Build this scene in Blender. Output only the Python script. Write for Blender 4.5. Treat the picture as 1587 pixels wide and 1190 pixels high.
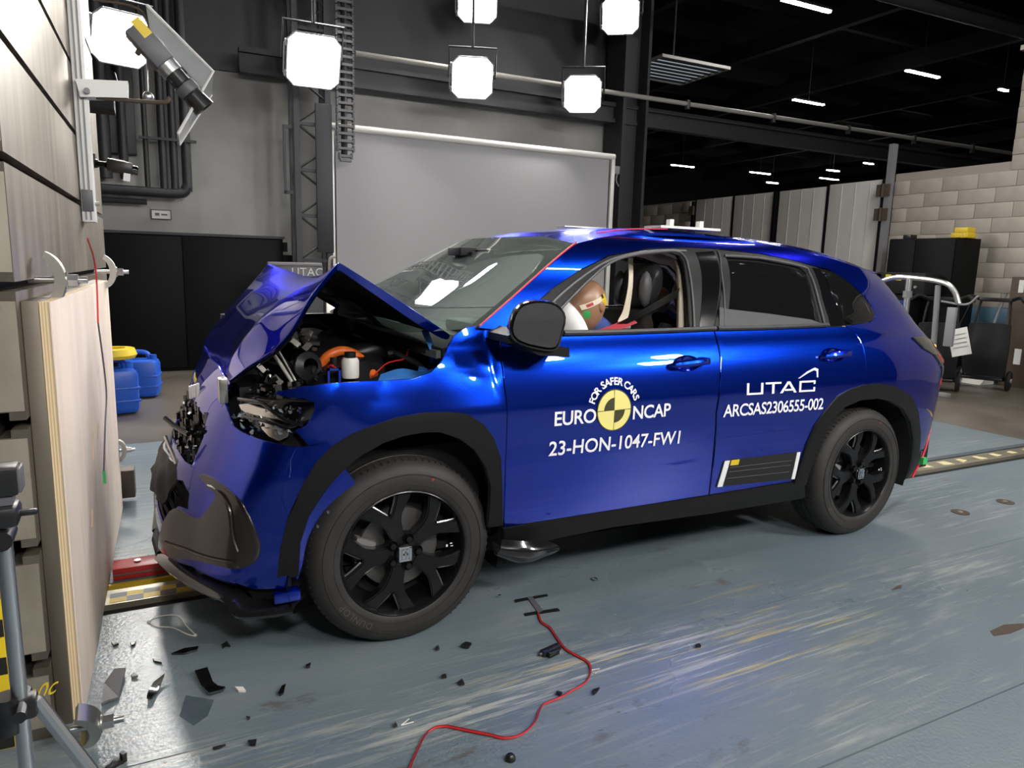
import bpy, bmesh, math, random
from mathutils import Vector, Matrix
from mathutils.geometry import delaunay_2d_cdt
for o in list(bpy.data.objects): bpy.data.objects.remove(o)
S = bpy.context.scene; COL = S.collection
pi = math.pi; sin = math.sin; cos = math.cos
rnd = random.Random(7)
# ---------------------------------------------------------------- camera
cd = bpy.data.cameras.new('camera'); cam = bpy.data.objects.new('camera', cd); COL.objects.link(cam)
cd.sensor_width = 36; cd.lens = 24.93; cd.clip_start = .02; cd.clip_end = 200
_y, _p, _r = math.radians(28.3817), math.radians(-9.4385), math.radians(1.4695)
fw = Vector((sin(_y)*cos(_p), cos(_y)*cos(_p), sin(_p))); rt = Vector((cos(_y), -sin(_y), 0)); up = rt.cross(fw)
rt2 = rt*cos(_r)+up*sin(_r); up2 = up*cos(_r)-rt*sin(_r)
M = Matrix((rt2, up2, -fw)).transposed().to_4x4(); M.translation = Vector((-.7354, -2.2907, 1.3919))
cam.matrix_world = M; S.camera = cam
# ---------------------------------------------------------------- world and exposure
W = bpy.data.worlds.new('hall_air'); S.world = W; W.use_nodes = True
W.node_tree.nodes['Background'].inputs[0].default_value = (.55, .6, .7, 1)
W.node_tree.nodes['Background'].inputs[1].default_value = .012
S.view_settings.view_transform = 'Standard'; S.view_settings.look = 'None'
S.view_settings.exposure = 0.0; S.view_settings.gamma = 1; S.view_settings.use_curve_mapping = False
LAMP_FAR, LAMP_NEAR, TUBE = 130.0, 165.0, 260.0
# ---------------------------------------------------------------- frames
AH = -.02856                                   # the hall is turned a little against the car
HALL = Matrix.Rotation(AH, 4, 'Z')
def hw(x, y, z=0): return HALL @ Vector((x, y, z))
# ---- shared analytic surfaces of the car body (metres) ----
def pch(xs, vs, x):
    n = len(xs)
    if x <= xs[0]: return vs[0]+(x-xs[0])*(vs[1]-vs[0])/(xs[1]-xs[0])
    if x >= xs[-1]: return vs[-1]+(x-xs[-1])*(vs[-1]-vs[-2])/(xs[-1]-xs[-2])
    i = 0
    while x > xs[i+1]: i += 1
    d = lambda k: (vs[k+1]-vs[k])/(xs[k+1]-xs[k])
    def m(k):
        if k == 0: return d(0)
        if k == n-1: return d(n-2)
        a, b = d(k-1), d(k)
        return 0 if a*b <= 0 else 2*a*b/(a+b)
    h = xs[i+1]-xs[i]; t = (x-xs[i])/h
    return vs[i]*(1+2*t)*(1-t)**2+h*m(i)*t*(1-t)**2+vs[i+1]*t*t*(3-2*t)+h*m(i+1)*t*t*(t-1)
PZ = [.15, .30, .42, .58, .72, .84, .93, 1.00, 1.06, 1.11, 1.20, 1.32, 1.42, 1.47, 1.50, 1.53, 1.555]
PY = [.10, .055, .033, .015, .004, .004, .014, .030, .056, .088, .126, .182, .252, .306, .352, .42, .51]
RX = [2.6, 2.8, 3.0, 3.2, 3.35, 3.45, 3.52, 3.58, 3.62]
RY = [0, .006, .025, .055, .095, .145, .205, .30, .46]
def ys(x, z):                      # y of the left flank at length x and height z
    y = pch(PZ, PY, z)
    if z > .9: xr = x+.72*(z-.9)
    elif z < .5: xr = x+.15*(.5-z)
    else: xr = x
    if xr > 2.6: y += pch(RX, RY, min(xr, 3.64))
    if x < .05: y += (.20+.27*max(0, min(1, (z-.6)/.25)))*(x-.05)**2
    return y
BT = [0, .2, .4, .6, .8, 1.0]
BZ = [.20, .35, .50, .65, .78, .88, .97]
BX = [[-.30, -.45, -.56, -.63, -.67, -.68], [-.28, -.47, -.585, -.655, -.68, -.69],
      [-.24, -.45, -.56, -.62, -.645, -.655], [-.17, -.40, -.505, -.56, -.59, -.60],
      [-.08, -.31, -.44, -.505, -.535, -.545], [-.08, -.28, -.41, -.47, -.50, -.51],
      [-.08, -.26, -.37, -.43, -.45, -.46]]
BY = [[.09, .17, .32, .50, .70, .92], [.042, .12, .27, .47, .70, .92], [.022, .11, .26, .47, .70, .92],
      [.012, .09, .24, .46, .70, .92], [.008, .07, .21, .44, .70, .92], [.012, .09, .22, .44, .70, .92],
      [.03, .12, .26, .46, .70, .92]]
def bump(t, z):                    # crushed bumper, t = 0 at the left arch, 1 at the centre
    tt = t if t <= 1 else 2-t
    cx = [pch(BZ, [BX[k][i] for k in range(7)], z) for i in range(6)]
    cy = [pch(BZ, [BY[k][i] for k in range(7)], z) for i in range(6)]
    x = pch(BT, cx, tt); y = pch(BT, cy, tt)
    return (x, y if t <= 1 else 1.84-y, z)

# ---------------------------------------------------------------- materials
MATS = {}
def mat(name, col=(.5,.5,.5), rough=.5, metal=0, coat=0, coat_r=.04, emit=None, es=0, spec=.5, sheen=0):
    m = bpy.data.materials.new(name); m.use_nodes = True
    b = m.node_tree.nodes['Principled BSDF']
    b.inputs['Base Color'].default_value = (*col, 1); b.inputs['Roughness'].default_value = rough
    b.inputs['Metallic'].default_value = metal; b.inputs['Coat Weight'].default_value = coat
    b.inputs['Coat Roughness'].default_value = coat_r; b.inputs['Specular IOR Level'].default_value = spec
    if emit: b.inputs['Emission Color'].default_value = (*emit, 1); b.inputs['Emission Strength'].default_value = es
    MATS[name] = m; return m
def nodes(m): return m.node_tree.nodes, m.node_tree.links, m.node_tree.nodes['Principled BSDF']
def grain(m, scale, c0, c1, p0=.3, p1=.7, stretch=(1,1,1), bump=0, rough=None, detail=6, coord='Object', add=None):
    """noise-driven colour between c0 and c1"""
    n, l, b = nodes(m)
    tc = n.new('ShaderNodeTexCoord'); mp = n.new('ShaderNodeMapping'); mp.inputs['Scale'].default_value = stretch
    nz = n.new('ShaderNodeTexNoise'); nz.inputs['Scale'].default_value = scale; nz.inputs['Detail'].default_value = detail
    cr = n.new('ShaderNodeValToRGB'); cr.color_ramp.elements[0].position = p0; cr.color_ramp.elements[1].position = p1
    cr.color_ramp.elements[0].color = (*c0, 1); cr.color_ramp.elements[1].color = (*c1, 1)
    l.new(tc.outputs[coord], mp.inputs['Vector']); l.new(mp.outputs[0], nz.inputs['Vector']); l.new(nz.outputs['Fac'], cr.inputs[0])
    l.new(cr.outputs[0], b.inputs['Base Color'])
    if bump:
        bp = n.new('ShaderNodeBump'); bp.inputs['Strength'].default_value = bump; bp.inputs['Distance'].default_value = .005
        l.new(nz.outputs['Fac'], bp.inputs['Height']); l.new(bp.outputs[0], b.inputs['Normal'])
    if rough:
        mr = n.new('ShaderNodeMapRange'); mr.inputs[3].default_value, mr.inputs[4].default_value = rough
        l.new(nz.outputs['Fac'], mr.inputs[0]); l.new(mr.outputs[0], b.inputs['Roughness'])
    return n, l, b, mp, cr
def layer(m, scale, col, p0, p1, stretch=(1,1,1), detail=5, amount=1, rot=0, seed=0):
    """mixes a patchy colour over what already feeds Base Color"""
    n, l, b = nodes(m)
    tc = n.new('ShaderNodeTexCoord'); mp = n.new('ShaderNodeMapping'); mp.inputs['Scale'].default_value = stretch
    mp.inputs['Rotation'].default_value = (0, 0, rot); mp.inputs['Location'].default_value = (seed*3.1, seed*1.7, seed)
    nz = n.new('ShaderNodeTexNoise'); nz.inputs['Scale'].default_value = scale; nz.inputs['Detail'].default_value = detail
    nz.inputs['Roughness'].default_value = .65
    mr = n.new('ShaderNodeMapRange'); mr.inputs[1].default_value, mr.inputs[2].default_value = p0, p1; mr.inputs[4].default_value = amount
    mx = n.new('ShaderNodeMix'); mx.data_type = 'RGBA'
    l.new(tc.outputs['Object'], mp.inputs['Vector']); l.new(mp.outputs[0], nz.inputs['Vector']); l.new(nz.outputs['Fac'], mr.inputs[0])
    l.new(mr.outputs[0], mx.inputs['Factor'])
    src = b.inputs['Base Color'].links[0].from_socket if b.inputs['Base Color'].links else None
    if src: l.new(src, mx.inputs['A'])
    else: mx.inputs['A'].default_value = b.inputs['Base Color'].default_value
    mx.inputs['B'].default_value = (*col, 1); l.new(mx.outputs['Result'], b.inputs['Base Color'])
    return mr
def glass(name, tint, refl=1.0):
    m = bpy.data.materials.new(name); m.use_nodes = True; n, l = m.node_tree.nodes, m.node_tree.links
    n.remove(n['Principled BSDF']); out = n['Material Output']
    tr = n.new('ShaderNodeBsdfTransparent'); tr.inputs[0].default_value = (*tint, 1)
    gl = n.new('ShaderNodeBsdfGlossy'); gl.inputs['Roughness'].default_value = .01
    fr = n.new('ShaderNodeFresnel'); fr.inputs[0].default_value = 1.5
    mu = n.new('ShaderNodeMath'); mu.operation = 'MULTIPLY'; mu.inputs[1].default_value = refl; mu.use_clamp = True
    ge = n.new('ShaderNodeNewGeometry'); mi = n.new('ShaderNodeMapRange'); mi.inputs[3].default_value = 1.5; mi.inputs[4].default_value = 1/1.5
    l.new(ge.outputs['Backfacing'], mi.inputs[0]); l.new(mi.outputs[0], fr.inputs[0])
    mx = n.new('ShaderNodeMixShader'); l.new(fr.outputs[0], mu.inputs[0]); l.new(mu.outputs[0], mx.inputs[0])
    l.new(tr.outputs[0], mx.inputs[1]); l.new(gl.outputs[0], mx.inputs[2]); l.new(mx.outputs[0], out.inputs[0])
    MATS[name] = m; return m
# ---------------------------------------------------------------- mesh helpers
WM = {}                                        # world matrix of everything linked so far
class MB:
    """collects verts and faces in world coordinates"""
    def __init__(s, frame=None): s.v = []; s.f = []; s.n = {}; s.T = frame or Matrix()
    def add(s, vs, fs):
        k = len(s.v); s.v += [s.T @ Vector(v) for v in vs]; s.f += [tuple(i+k for i in f) for f in fs]; return s
    def box(s, a, b, m=None, bev=0):
        if bev:
            bm = bmesh.new(); bmesh.ops.create_cube(bm, size=1)
            for v in bm.verts: v.co = Vector(((v.co.x+.5)*(b[0]-a[0])+a[0], (v.co.y+.5)*(b[1]-a[1])+a[1], (v.co.z+.5)*(b[2]-a[2])+a[2]))
            bmesh.ops.bevel(bm, geom=bm.edges[:], offset=bev, segments=2, affect='EDGES', profile=.5)
            return s.bm(bm, m)
        vs = [Vector((x, y, z)) for x in (a[0], b[0]) for y in (a[1], b[1]) for z in (a[2], b[2])]
        if m: vs = [m @ v for v in vs]
        return s.add(vs, [(0,1,3,2),(4,6,7,5),(0,4,5,1),(2,3,7,6),(0,2,6,4),(1,5,7,3)])
    def bm(s, bm, m=None):
        bm.verts.index_update()
        s.add([(m @ v.co) if m else v.co.copy() for v in bm.verts], [tuple(v.index for v in f.verts) for f in bm.faces]); bm.free(); return s
    def tube(s, pts, r, n=10, cap=True, closed=False):
        pts = [Vector(p) for p in pts]; N = len(pts); vs = []; fs = []
        rs = r if isinstance(r, (list, tuple)) else [r]*N; px = None
        for i, p in enumerate(pts):
            a = pts[(i-1) % N] if (i or closed) else pts[0]; b = pts[(i+1) % N] if (i < N-1 or closed) else pts[-1]
            t = (b-a).normalized()
            if px is None:
                q = Vector((0,0,1)) if abs(t.z) < .9 else Vector((1,0,0)); px = t.cross(q).normalized()
            else: px = (px-t*px.dot(t)).normalized()
            py = t.cross(px)
            vs += [p+(px*cos(2*pi*k/n)+py*sin(2*pi*k/n))*rs[i] for k in range(n)]
        for i in range(N if closed else N-1):
            j = (i+1) % N
            fs += [(i*n+k, i*n+(k+1) % n, j*n+(k+1) % n, j*n+k) for k in range(n)]
        if cap and not closed: fs += [tuple(range(n))[::-1], tuple((N-1)*n+k for k in range(n))]
        return s.add(vs, fs)
    def cyl(s, a, b, r, n=16, r2=None): return s.tube([a, b], [r, r if r2 is None else r2], n)
    def lathe(s, prof, c, axis, n=32, cap=False):
        """prof = [(radius, height along axis)]"""
        ax = Vector(axis).normalized(); q = Vector((0,0,1)) if abs(ax.z) < .9 else Vector((1,0,0))
        e1 = ax.cross(q).normalized(); e2 = ax.cross(e1); c = Vector(c); vs = []; fs = []
        for r, h in prof: vs += [c+ax*h+(e1*cos(2*pi*k/n)+e2*sin(2*pi*k/n))*r for k in range(n)]
        for i in range(len(prof)-1): fs += [(i*n+k, i*n+(k+1) % n, (i+1)*n+(k+1) % n, (i+1)*n+k) for k in range(n)]
        if cap: fs += [tuple(range(n)), tuple((len(prof)-1)*n+k for k in range(n))[::-1]]
        return s.add(vs, fs)
    def prism(s, poly, fn0, fn1):
        """polygon (2-D) lifted by two functions and closed"""
        n = len(poly); t = delaunay_2d_cdt([Vector(p) for p in poly], [(i, (i+1) % n) for i in range(n)], [], 1, 1e-6)
        vv, ff = t[0], t[2]; k = len(vv)
        vs = [fn0(*v) for v in vv]+[fn1(*v) for v in vv]
        fs = [tuple(f) for f in ff]+[tuple(i+k for i in reversed(f)) for f in ff]
        cnt = {}
        for f in ff:
            for i in range(len(f)): cnt[(f[i], f[(i+1) % len(f)])] = 1
        for (a, b) in cnt:
            if (b, a) not in cnt: fs.append((a, a+k, b+k, b))
        return s.add(vs, fs)
    def ball(s, c, r, sub=2, sc=(1,1,1), m=None):
        bm = bmesh.new(); bmesh.ops.create_icosphere(bm, subdivisions=sub, radius=r)
        for v in bm.verts: v.co = Vector((v.co.x*sc[0], v.co.y*sc[1], v.co.z*sc[2]))
        T = Matrix.Translation(Vector(c)) @ (m or Matrix()); return s.bm(bm, T)
def smooth(me, ang=35):
    for p in me.polygons: p.use_smooth = True
    try: me.set_sharp_from_angle(angle=math.radians(ang))
    except Exception: pass
def tag(o, label=None, cat=None, group=None, kind=None):
    if label: o['label'] = label
    if cat: o['category'] = cat
    if group: o['group'] = group
    if kind: o['kind'] = kind
    return o
def emit(name, mb, m, parent=None, label=None, cat=None, group=None, kind=None, ang=35, fixnorm=True):
    me = bpy.data.meshes.new(name)
    if parent is not None: inv = WM[parent.name].inverted(); mw = WM[parent.name]
    else:
        xs = [v.x for v in mb.v]; yy = [v.y for v in mb.v]; zz = [v.z for v in mb.v]
        mw = Matrix.Translation(((min(xs)+max(xs))/2, (min(yy)+max(yy))/2, min(zz))); inv = mw.inverted()
    me.from_pydata([inv @ v for v in mb.v], [], mb.f); me.validate()
    if fixnorm:
        bm = bmesh.new(); bm.from_mesh(me); bmesh.ops.recalc_face_normals(bm, faces=bm.faces[:]); bm.to_mesh(me); bm.free()
    smooth(me, ang)
    if mb.n:
        try: me.normals_split_custom_set_from_vertices([mb.n.get(i, (0,0,0)) for i in range(len(mb.v))])
        except Exception as ex: print('normals', ex)
    me.materials.append(m if not isinstance(m, str) else MATS[m])
    o = bpy.data.objects.new(name, me); COL.objects.link(o)
    if parent is not None: o.parent = parent
    else: o.matrix_basis = mw
    WM[o.name] = mw.copy(); return tag(o, label, cat, group, kind)
def thing(name, loc, label, cat, group=None, rz=0, frame=None):
    o = bpy.data.objects.new(name, None); o.empty_display_size = .1; COL.objects.link(o)
    m = (frame or Matrix()) @ Matrix.Translation(Vector(loc)) @ Matrix.Rotation(rz, 4, 'Z')
    o.matrix_basis = m; WM[o.name] = m.copy(); return tag(o, label, cat, group)
def copy_thing(o, loc=None, label=None, mw=None, parent=None, root=True):
    c = o.copy(); COL.objects.link(c); c.parent = parent
    if root:
        if mw is not None: c.matrix_basis = mw
        elif loc is not None: c.location = loc
        if label: c['label'] = label
    for ch in list(o.children): copy_thing(ch, parent=c, root=False)
    return c
def inside(x, y, P):
    r = False; j = len(P)-1
    for i in range(len(P)):
        if (P[i][1] > y) != (P[j][1] > y) and x < (P[j][0]-P[i][0])*(y-P[i][1])/(P[j][1]-P[i][1])+P[i][0]: r = not r
        j = i
    return r
def rounded(P, n=3):
    """Chaikin corner cutting of a closed outline"""
    for _ in range(n): P = [q for i in range(len(P)) for q in ((P[i-1][0]*.25+P[i][0]*.75, P[i-1][1]*.25+P[i][1]*.75), (P[i][0]*.75+P[(i+1) % len(P)][0]*.25, P[i][1]*.75+P[(i+1) % len(P)][1]*.25))]
    return P
def inset(P, d):
    n = len(P); A = sum(P[i-1][0]*P[i][1]-P[i][0]*P[i-1][1] for i in range(n)); s = 1 if A > 0 else -1; out = []
    for i in range(n):
        a, b, c = Vector(P[i-1]), Vector(P[i]), Vector(P[(i+1) % n])
        e1 = (b-a); e2 = (c-b)
        if e1.length < 1e-7 or e2.length < 1e-7: out.append(tuple(b)); continue
        e1.normalize(); e2.normalize(); n1 = Vector((-e1.y, e1.x))*s; n2 = Vector((-e2.y, e2.x))*s
        m = n1+n2
        if m.length < .3: m = n1
        m.normalize(); k = min(2.0, 1/max(.4, m.dot(n1))); out.append((b.x+m.x*d*k, b.y+m.y*d*k))
    return out
def dens(P, h):
    out = []
    for i in range(len(P)):
        a, b = P[i], P[(i+1) % len(P)]; L = math.dist(a, b); k = max(1, int(math.ceil(L/h)))
        out += [(a[0]+(b[0]-a[0])*j/k, a[1]+(b[1]-a[1])*j/k) for j in range(k)]
    return out
def skin(mb, P, fn, h=.04, thick=.012, lip=.004, holes=(), gap=0.0, tdir=(0,1,0)):
    """a sheet cut out of the surface fn(u,v) along outline P, with thickness and a turned edge"""
    if gap: P = inset(P, gap)
    P = dens(P, h); verts = []; edges = []; tags = []
    def ring(Q, t):
        k = len(verts); verts.extend(Vector(q) for q in Q); tags.extend([t]*len(Q)); edges.extend((k+i, k+(i+1) % len(Q)) for i in range(len(Q)))
    ring(P, 1)
    if lip: Q = inset(P, lip*1.6); Q = [q for q in Q]; verts.extend(Vector(q) for q in Q if inside(q[0], q[1], P)); tags.extend([0]*(len(verts)-len(tags)))
    for Hh in holes: ring(dens(Hh, h), 1)
    us = [p[0] for p in P]; vs = [p[1] for p in P]
    nx = int((max(us)-min(us))/h)+1; ny = int((max(vs)-min(vs))/h)+1
    for i in range(nx+1):
        for j in range(ny+1):
            q = (min(us)+(i+.5)*h, min(vs)+(j+.5)*h)
            if inside(*q, P) and not any(inside(*q, Hh) for Hh in holes):
                if min(math.hypot(q[0]-a[0], q[1]-a[1]) for a in P) > h*.45: verts.append(Vector(q)); tags.append(0)
    vo, eo, fo, ov, oe, of = delaunay_2d_cdt(verts, edges, [], 0, 1e-6)
    ff = []
    for f in fo:
        c = sum((vo[i] for i in f), Vector((0, 0)))/len(f)
        if inside(c.x, c.y, P) and not any(inside(c.x, c.y, Hh) for Hh in holes): ff.append(tuple(f))
    used = sorted({i for f in ff for i in f}); ix = {i: k for k, i in enumerate(used)}
    ff = [tuple(ix[i] for i in f) for f in ff]
    td = Vector(tdir); top = []; bot = []
    for i in used:
        q = vo[i]; p = Vector(fn(q.x, q.y)); e = any(tags[a] for a in ov[i] if a < len(tags)) if ov[i] else False
        top.append(p+td*(lip if e else 0)); bot.append(p+td*(thick+(lip if e else 0)))
    base_ = len(mb.v)
    for i_, i in enumerate(used):
        q = vo[i]; e_ = 2e-3; a_ = Vector(fn(q.x+e_, q.y))-Vector(fn(q.x-e_, q.y)); b_ = Vector(fn(q.x, q.y+e_))-Vector(fn(q.x, q.y-e_)); n_ = a_.cross(b_).normalized()
        if n_.dot(td) > 0: n_ = -n_
        mb.n[base_+i_] = tuple(n_)
    k = len(top); cnt = {(f[i], f[(i+1) % len(f)]) for f in ff for i in range(len(f))}
    fs = list(ff)
    if thick:
        fs += [tuple(i+k for i in reversed(f)) for f in ff]
        fs += [(a, a+k, b+k, b) for (a, b) in cnt if (b, a) not in cnt]
        mb.add(top+bot, fs)
    else: mb.add(top, fs)
    return mb
def side(off=0.0): return lambda x, z: (x, ys(x, z)+off, z)
def bsurf(off=0.0):
    def f(t, z):
        p = Vector(bump(t, z))
        if off:
            e = 1e-3; a = Vector(bump(t+e, z))-p; b = Vector(bump(t, z+e))-p; n = a.cross(b).normalized()
            if n.x > 0: n = -n
            p = p+n*off
        return p
    return f
def cat(P, t):
    """Catmull-Rom along a list of vectors, t in 0..1"""
    n = len(P)-1; x = t*n; i = min(n-1, int(x)); f = x-i
    a, b, c, d = P[max(0, i-1)], P[i], P[i+1], P[min(n, i+2)]
    if i == 0: a = b*2-c
    if i+2 > n: d = c*2-b
    return .5*((2*b)+(c-a)*f+(2*a-5*b+4*c-d)*f*f+(3*b-a-3*c+d)*f**3)
def loft(mb, rows, nu, nv, thick=0, tdir=(0,0,-1), closed=False, wob=None):
    """smooth sheet through rows of control points"""
    rows = [[Vector(p) for p in r] for r in rows]; G = []
    for j in range(nv+1):
        v = j/nv; row = []
        for i in range(nu+1):
            u = i/nu; p = cat([cat(r, u) for r in rows], v)
            if wob: p = p+Vector(wob(u, v))
            row.append(p)
        G.append(row)
    w = nu+1; vs = [p for r in G for p in r]; fs = [(j*w+i, j*w+i+1, (j+1)*w+i+1, (j+1)*w+i) for j in range(nv) for i in range(nu)]
    if thick:
        k = len(vs); td = Vector(tdir)*thick; vs = vs+[p+td for p in vs]; b = []
        ring = [(0, i) for i in range(nu)]+[(j, nu) for j in range(nv)]+[(nv, i) for i in range(nu, 0, -1)]+[(j, 0) for j in range(nv, 0, -1)]
        idx = [j*w+i for j, i in ring]
        fs = fs+[tuple(i+k for i in reversed(f)) for f in fs]+[(idx[i], idx[i]+k, idx[(i+1) % len(idx)]+k, idx[(i+1) % len(idx)]) for i in range(len(idx))]
    return mb.add(vs, fs)
def smoothline(P, n=8):
    P = [Vector(p) for p in P]; N = (len(P)-1)*n; return [cat(P, i/N) for i in range(N+1)]
def text_mesh(mb, s, size, fn, spacing=1.0, depth=.0015, shear=0, align='LEFT', bold=0):
    """lettering: glyph outlines lifted onto fn(u, v, w)"""
    c = bpy.data.curves.new('letters', 'FONT'); c.body = s; c.size = size; c.space_character = spacing; c.align_x = align; c.shear = shear
    c.offset = bold; c.resolution_u = 4
    o = bpy.data.objects.new('letters', c); COL.objects.link(o)
    bpy.context.view_layer.update(); dg = bpy.context.evaluated_depsgraph_get()
    me = bpy.data.meshes.new_from_object(o.evaluated_get(dg))
    bm = bmesh.new(); bm.from_mesh(me)
    bmesh.ops.triangulate(bm, faces=bm.faces[:]); bmesh.ops.subdivide_edges(bm, edges=[e for e in bm.edges if e.calc_length() > size*.4], cuts=1)
    bm.verts.index_update()
    vs = [fn(v.co.x, v.co.y, depth) for v in bm.verts]; fs = [tuple(v.index for v in f.verts) for f in bm.faces]
    mb.add(vs, fs); bm.free(); bpy.data.objects.remove(o); bpy.data.curves.remove(c); bpy.data.meshes.remove(me)
    return mb
# ================================================================ materials of the place
m = mat('wall_paint', (.36,.36,.35), .75); grain(m, 1.2, (.30,.30,.29), (.40,.40,.385), bump=.15)
m = mat('block_paint', (.55,.49,.42), .7); grain(m, 3, (.36,.32,.275), (.46,.42,.365), bump=.25)
m = mat('block_blue', (.10,.21,.30), .6); grain(m, 3, (.085,.18,.27), (.12,.24,.33), bump=.2)
mat('mortar', (.335,.30,.26), .9)
m = mat('panel_white', (.62,.60,.57), .6); grain(m, 2, (.58,.56,.53), (.66,.64,.61), stretch=(1,1,.3))
mat('dark_steel', (.035,.037,.042), .5, .3)
mat('roof_dark', (.007,.007,.0075), .9, spec=.1)
mat('hall_grey', (.20,.20,.20), .8)
mat('black_steel', (.005,.0055,.006), .55, spec=.12)
mat('trolley_dark', (.014,.014,.015), .6, spec=.2)
mat('pale_pipe', (.30,.29,.27), .5)
mat('screen_cloth', (.35,.35,.365), .85)
mat('white_frame', (.72,.72,.70), .4)
mat('black_plastic', (.012,.012,.013), .35)
mat('black_gloss', (.006,.006,.007), .12, coat=1)
mat('grey_plastic', (.10,.10,.11), .45)
mat('mid_grey', (.22,.22,.23), .5)
mat('aluminium', (.62,.63,.65), .32, 1)
mat('chrome', (.80,.80,.82), .12, 1)
mat('zinc', (.55,.54,.50), .38, 1)
mat('yellow_plastic', (.72,.52,.02), .45)
mat('blue_plastic', (.015,.10,.55), .38)
mat('red_plastic', (.55,.02,.02), .45)
mat('green_plastic', (.05,.45,.12), .45)
mat('white_paper', (.75,.75,.73), .7)
mat('white_plastic', (.80,.79,.74), .4)
mat('brown_wood', (.07,.05,.035), .6)
mat('lamp_lens', (1,1,1), .3, emit=(1,.97,.92), es=LAMP_FAR)
mat('lamp_lens_near', (1,1,1), .3, emit=(1,.97,.93), es=LAMP_NEAR)
mat('tube_light', (1,1,1), .3, emit=(1,.98,.95), es=TUBE)
mat('window_glow', (.3,.33,.36), .5, emit=(.8,.9,1), es=.35)
# blue floor paint, worn in patches of streaks along the runway
def floor_mat(name, wear):
    m = mat(name, (.15,.19,.22), .3)
    n, l, b, mp, cr = grain(m, .8, (.125,.167,.195), (.160,.202,.232), stretch=(.8,1.2,1), rough=(.20,.40))
    def masked(mr, scale, lo, hi, seed):
        tc = n.new('ShaderNodeTexCoord'); mp = n.new('ShaderNodeMapping'); mp.inputs['Location'].default_value = (seed*2.3, seed*5.1, seed); mp.inputs['Scale'].default_value = (.6,1.4,1)
        nz = n.new('ShaderNodeTexNoise'); nz.inputs['Scale'].default_value = scale; nz.inputs['Detail'].default_value = 3
        mk = n.new('ShaderNodeMapRange'); mk.inputs[1].default_value, mk.inputs[2].default_value = lo, hi
        mu = n.new('ShaderNodeMath'); mu.operation = 'MULTIPLY'; dst = mr.outputs[0].links[0].to_socket
        l.new(tc.outputs['Object'], mp.inputs['Vector']); l.new(mp.outputs[0], nz.inputs['Vector']); l.new(nz.outputs['Fac'], mk.inputs[0])
        l.new(mr.outputs[0], mu.inputs[0]); l.new(mk.outputs[0], mu.inputs[1]); l.new(mu.outputs[0], dst)
    w = wear
    layer(m, 1.7, (.20,.235,.25), .45, .7, stretch=(.7,2,1), amount=.7, rot=-AH, seed=1, detail=8)
    masked(layer(m, 9, (.33,.34,.32), .50, .64, stretch=(.5,4,1), amount=.75*w, rot=-AH, seed=2, detail=9), 1.3, .50, .62, 2)
    masked(layer(m, 6, (.46,.46,.42), .54, .62, stretch=(.30,9,1), amount=.9*w, rot=-AH, seed=4, detail=9), 1.1, .48, .60, 7)
    masked(layer(m, 5, (.50,.40,.14), .56, .63, stretch=(.3,9,1), amount=.85*w, rot=-AH, seed=9, detail=9), .9, .55, .63, 12)
    masked(layer(m, 6, (.10,.085,.07), .58, .66, stretch=(.8,2.0,1), amount=.75, rot=-AH, seed=13, detail=9), 1.5, .56, .64, 3)
    layer(m, 30, (.62,.62,.58), .715, .745, amount=.85*w, seed=17)
    layer(m, 60, (.62,.62,.58), .725, .75, amount=.7, seed=23)
    tc = n.new('ShaderNodeTexCoord'); nz = n.new('ShaderNodeTexNoise'); nz.inputs['Scale'].default_value = 70; nz.inputs['Detail'].default_value = 4
    bpn = n.new('ShaderNodeBump'); bpn.inputs['Strength'].default_value = .5; bpn.inputs['Distance'].default_value = .004
    l.new(tc.outputs['Object'], nz.inputs['Vector']); l.new(nz.outputs['Fac'], bpn.inputs['Height']); l.new(bpn.outputs[0], b.inputs['Normal'])
floor_mat('floor_paint', .55); floor_mat('floor_paint_worn', 1.0)
m = mat('floor_concrete', (.13,.11,.09), .35); grain(m, 1.3, (.085,.072,.058), (.15,.13,.105), rough=(.25,.5))
mat('slot_black', (.008,.008,.008), .7)
m = mat('rail_steel', (.35,.33,.28), .4, .6); grain(m, 4, (.20,.18,.14), (.42,.39,.30), stretch=(.4,3,1))
mat('worn_yellow', (.62,.54,.30), .6); mat('tape_yellow', (.75,.52,.04), .5); mat('tape_grey', (.16,.16,.15), .5)
m = mat('red_paint', (.50,.02,.025), .4); grain(m, 6, (.40,.015,.02), (.58,.04,.04), stretch=(.5,1,1))
# barrier
m = mat('block_steel', (.42,.39,.34), .42, .75)
grain(m, 6, (.085,.072,.058), (.27,.235,.19), .25, .78, stretch=(1,2.2,.20), bump=.06, rough=(.42,.62))
layer(m, 3, (.10,.075,.05), .60, .75, stretch=(1,1,.4), amount=.7, seed=3)
m = mat('block_steel_cut_lit', (.5,.46,.38), .45, .6)  # cut end faces, with the near lamps' light painted in as paler colour
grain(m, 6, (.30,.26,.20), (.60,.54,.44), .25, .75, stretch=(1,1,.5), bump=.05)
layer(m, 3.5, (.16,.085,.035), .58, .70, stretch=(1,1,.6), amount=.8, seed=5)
m = mat('plywood_face', (.74,.62,.52), .6)
grain(m, 3, (.66,.55,.46), (.80,.69,.60), .3, .7, stretch=(1,1.5,.25), bump=.05)
layer(m, 4, (.52,.42,.36), .62, .75, stretch=(1,2.5,.4), amount=.6, seed=6)
m = mat('ply_pale', (.82,.66,.42), .6); m = mat('ply_dark', (.62,.45,.26), .65)
mat('hazard_yellow', (.85,.62,.02), .5); mat('hazard_black', (.015,.014,.013), .55)
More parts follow.
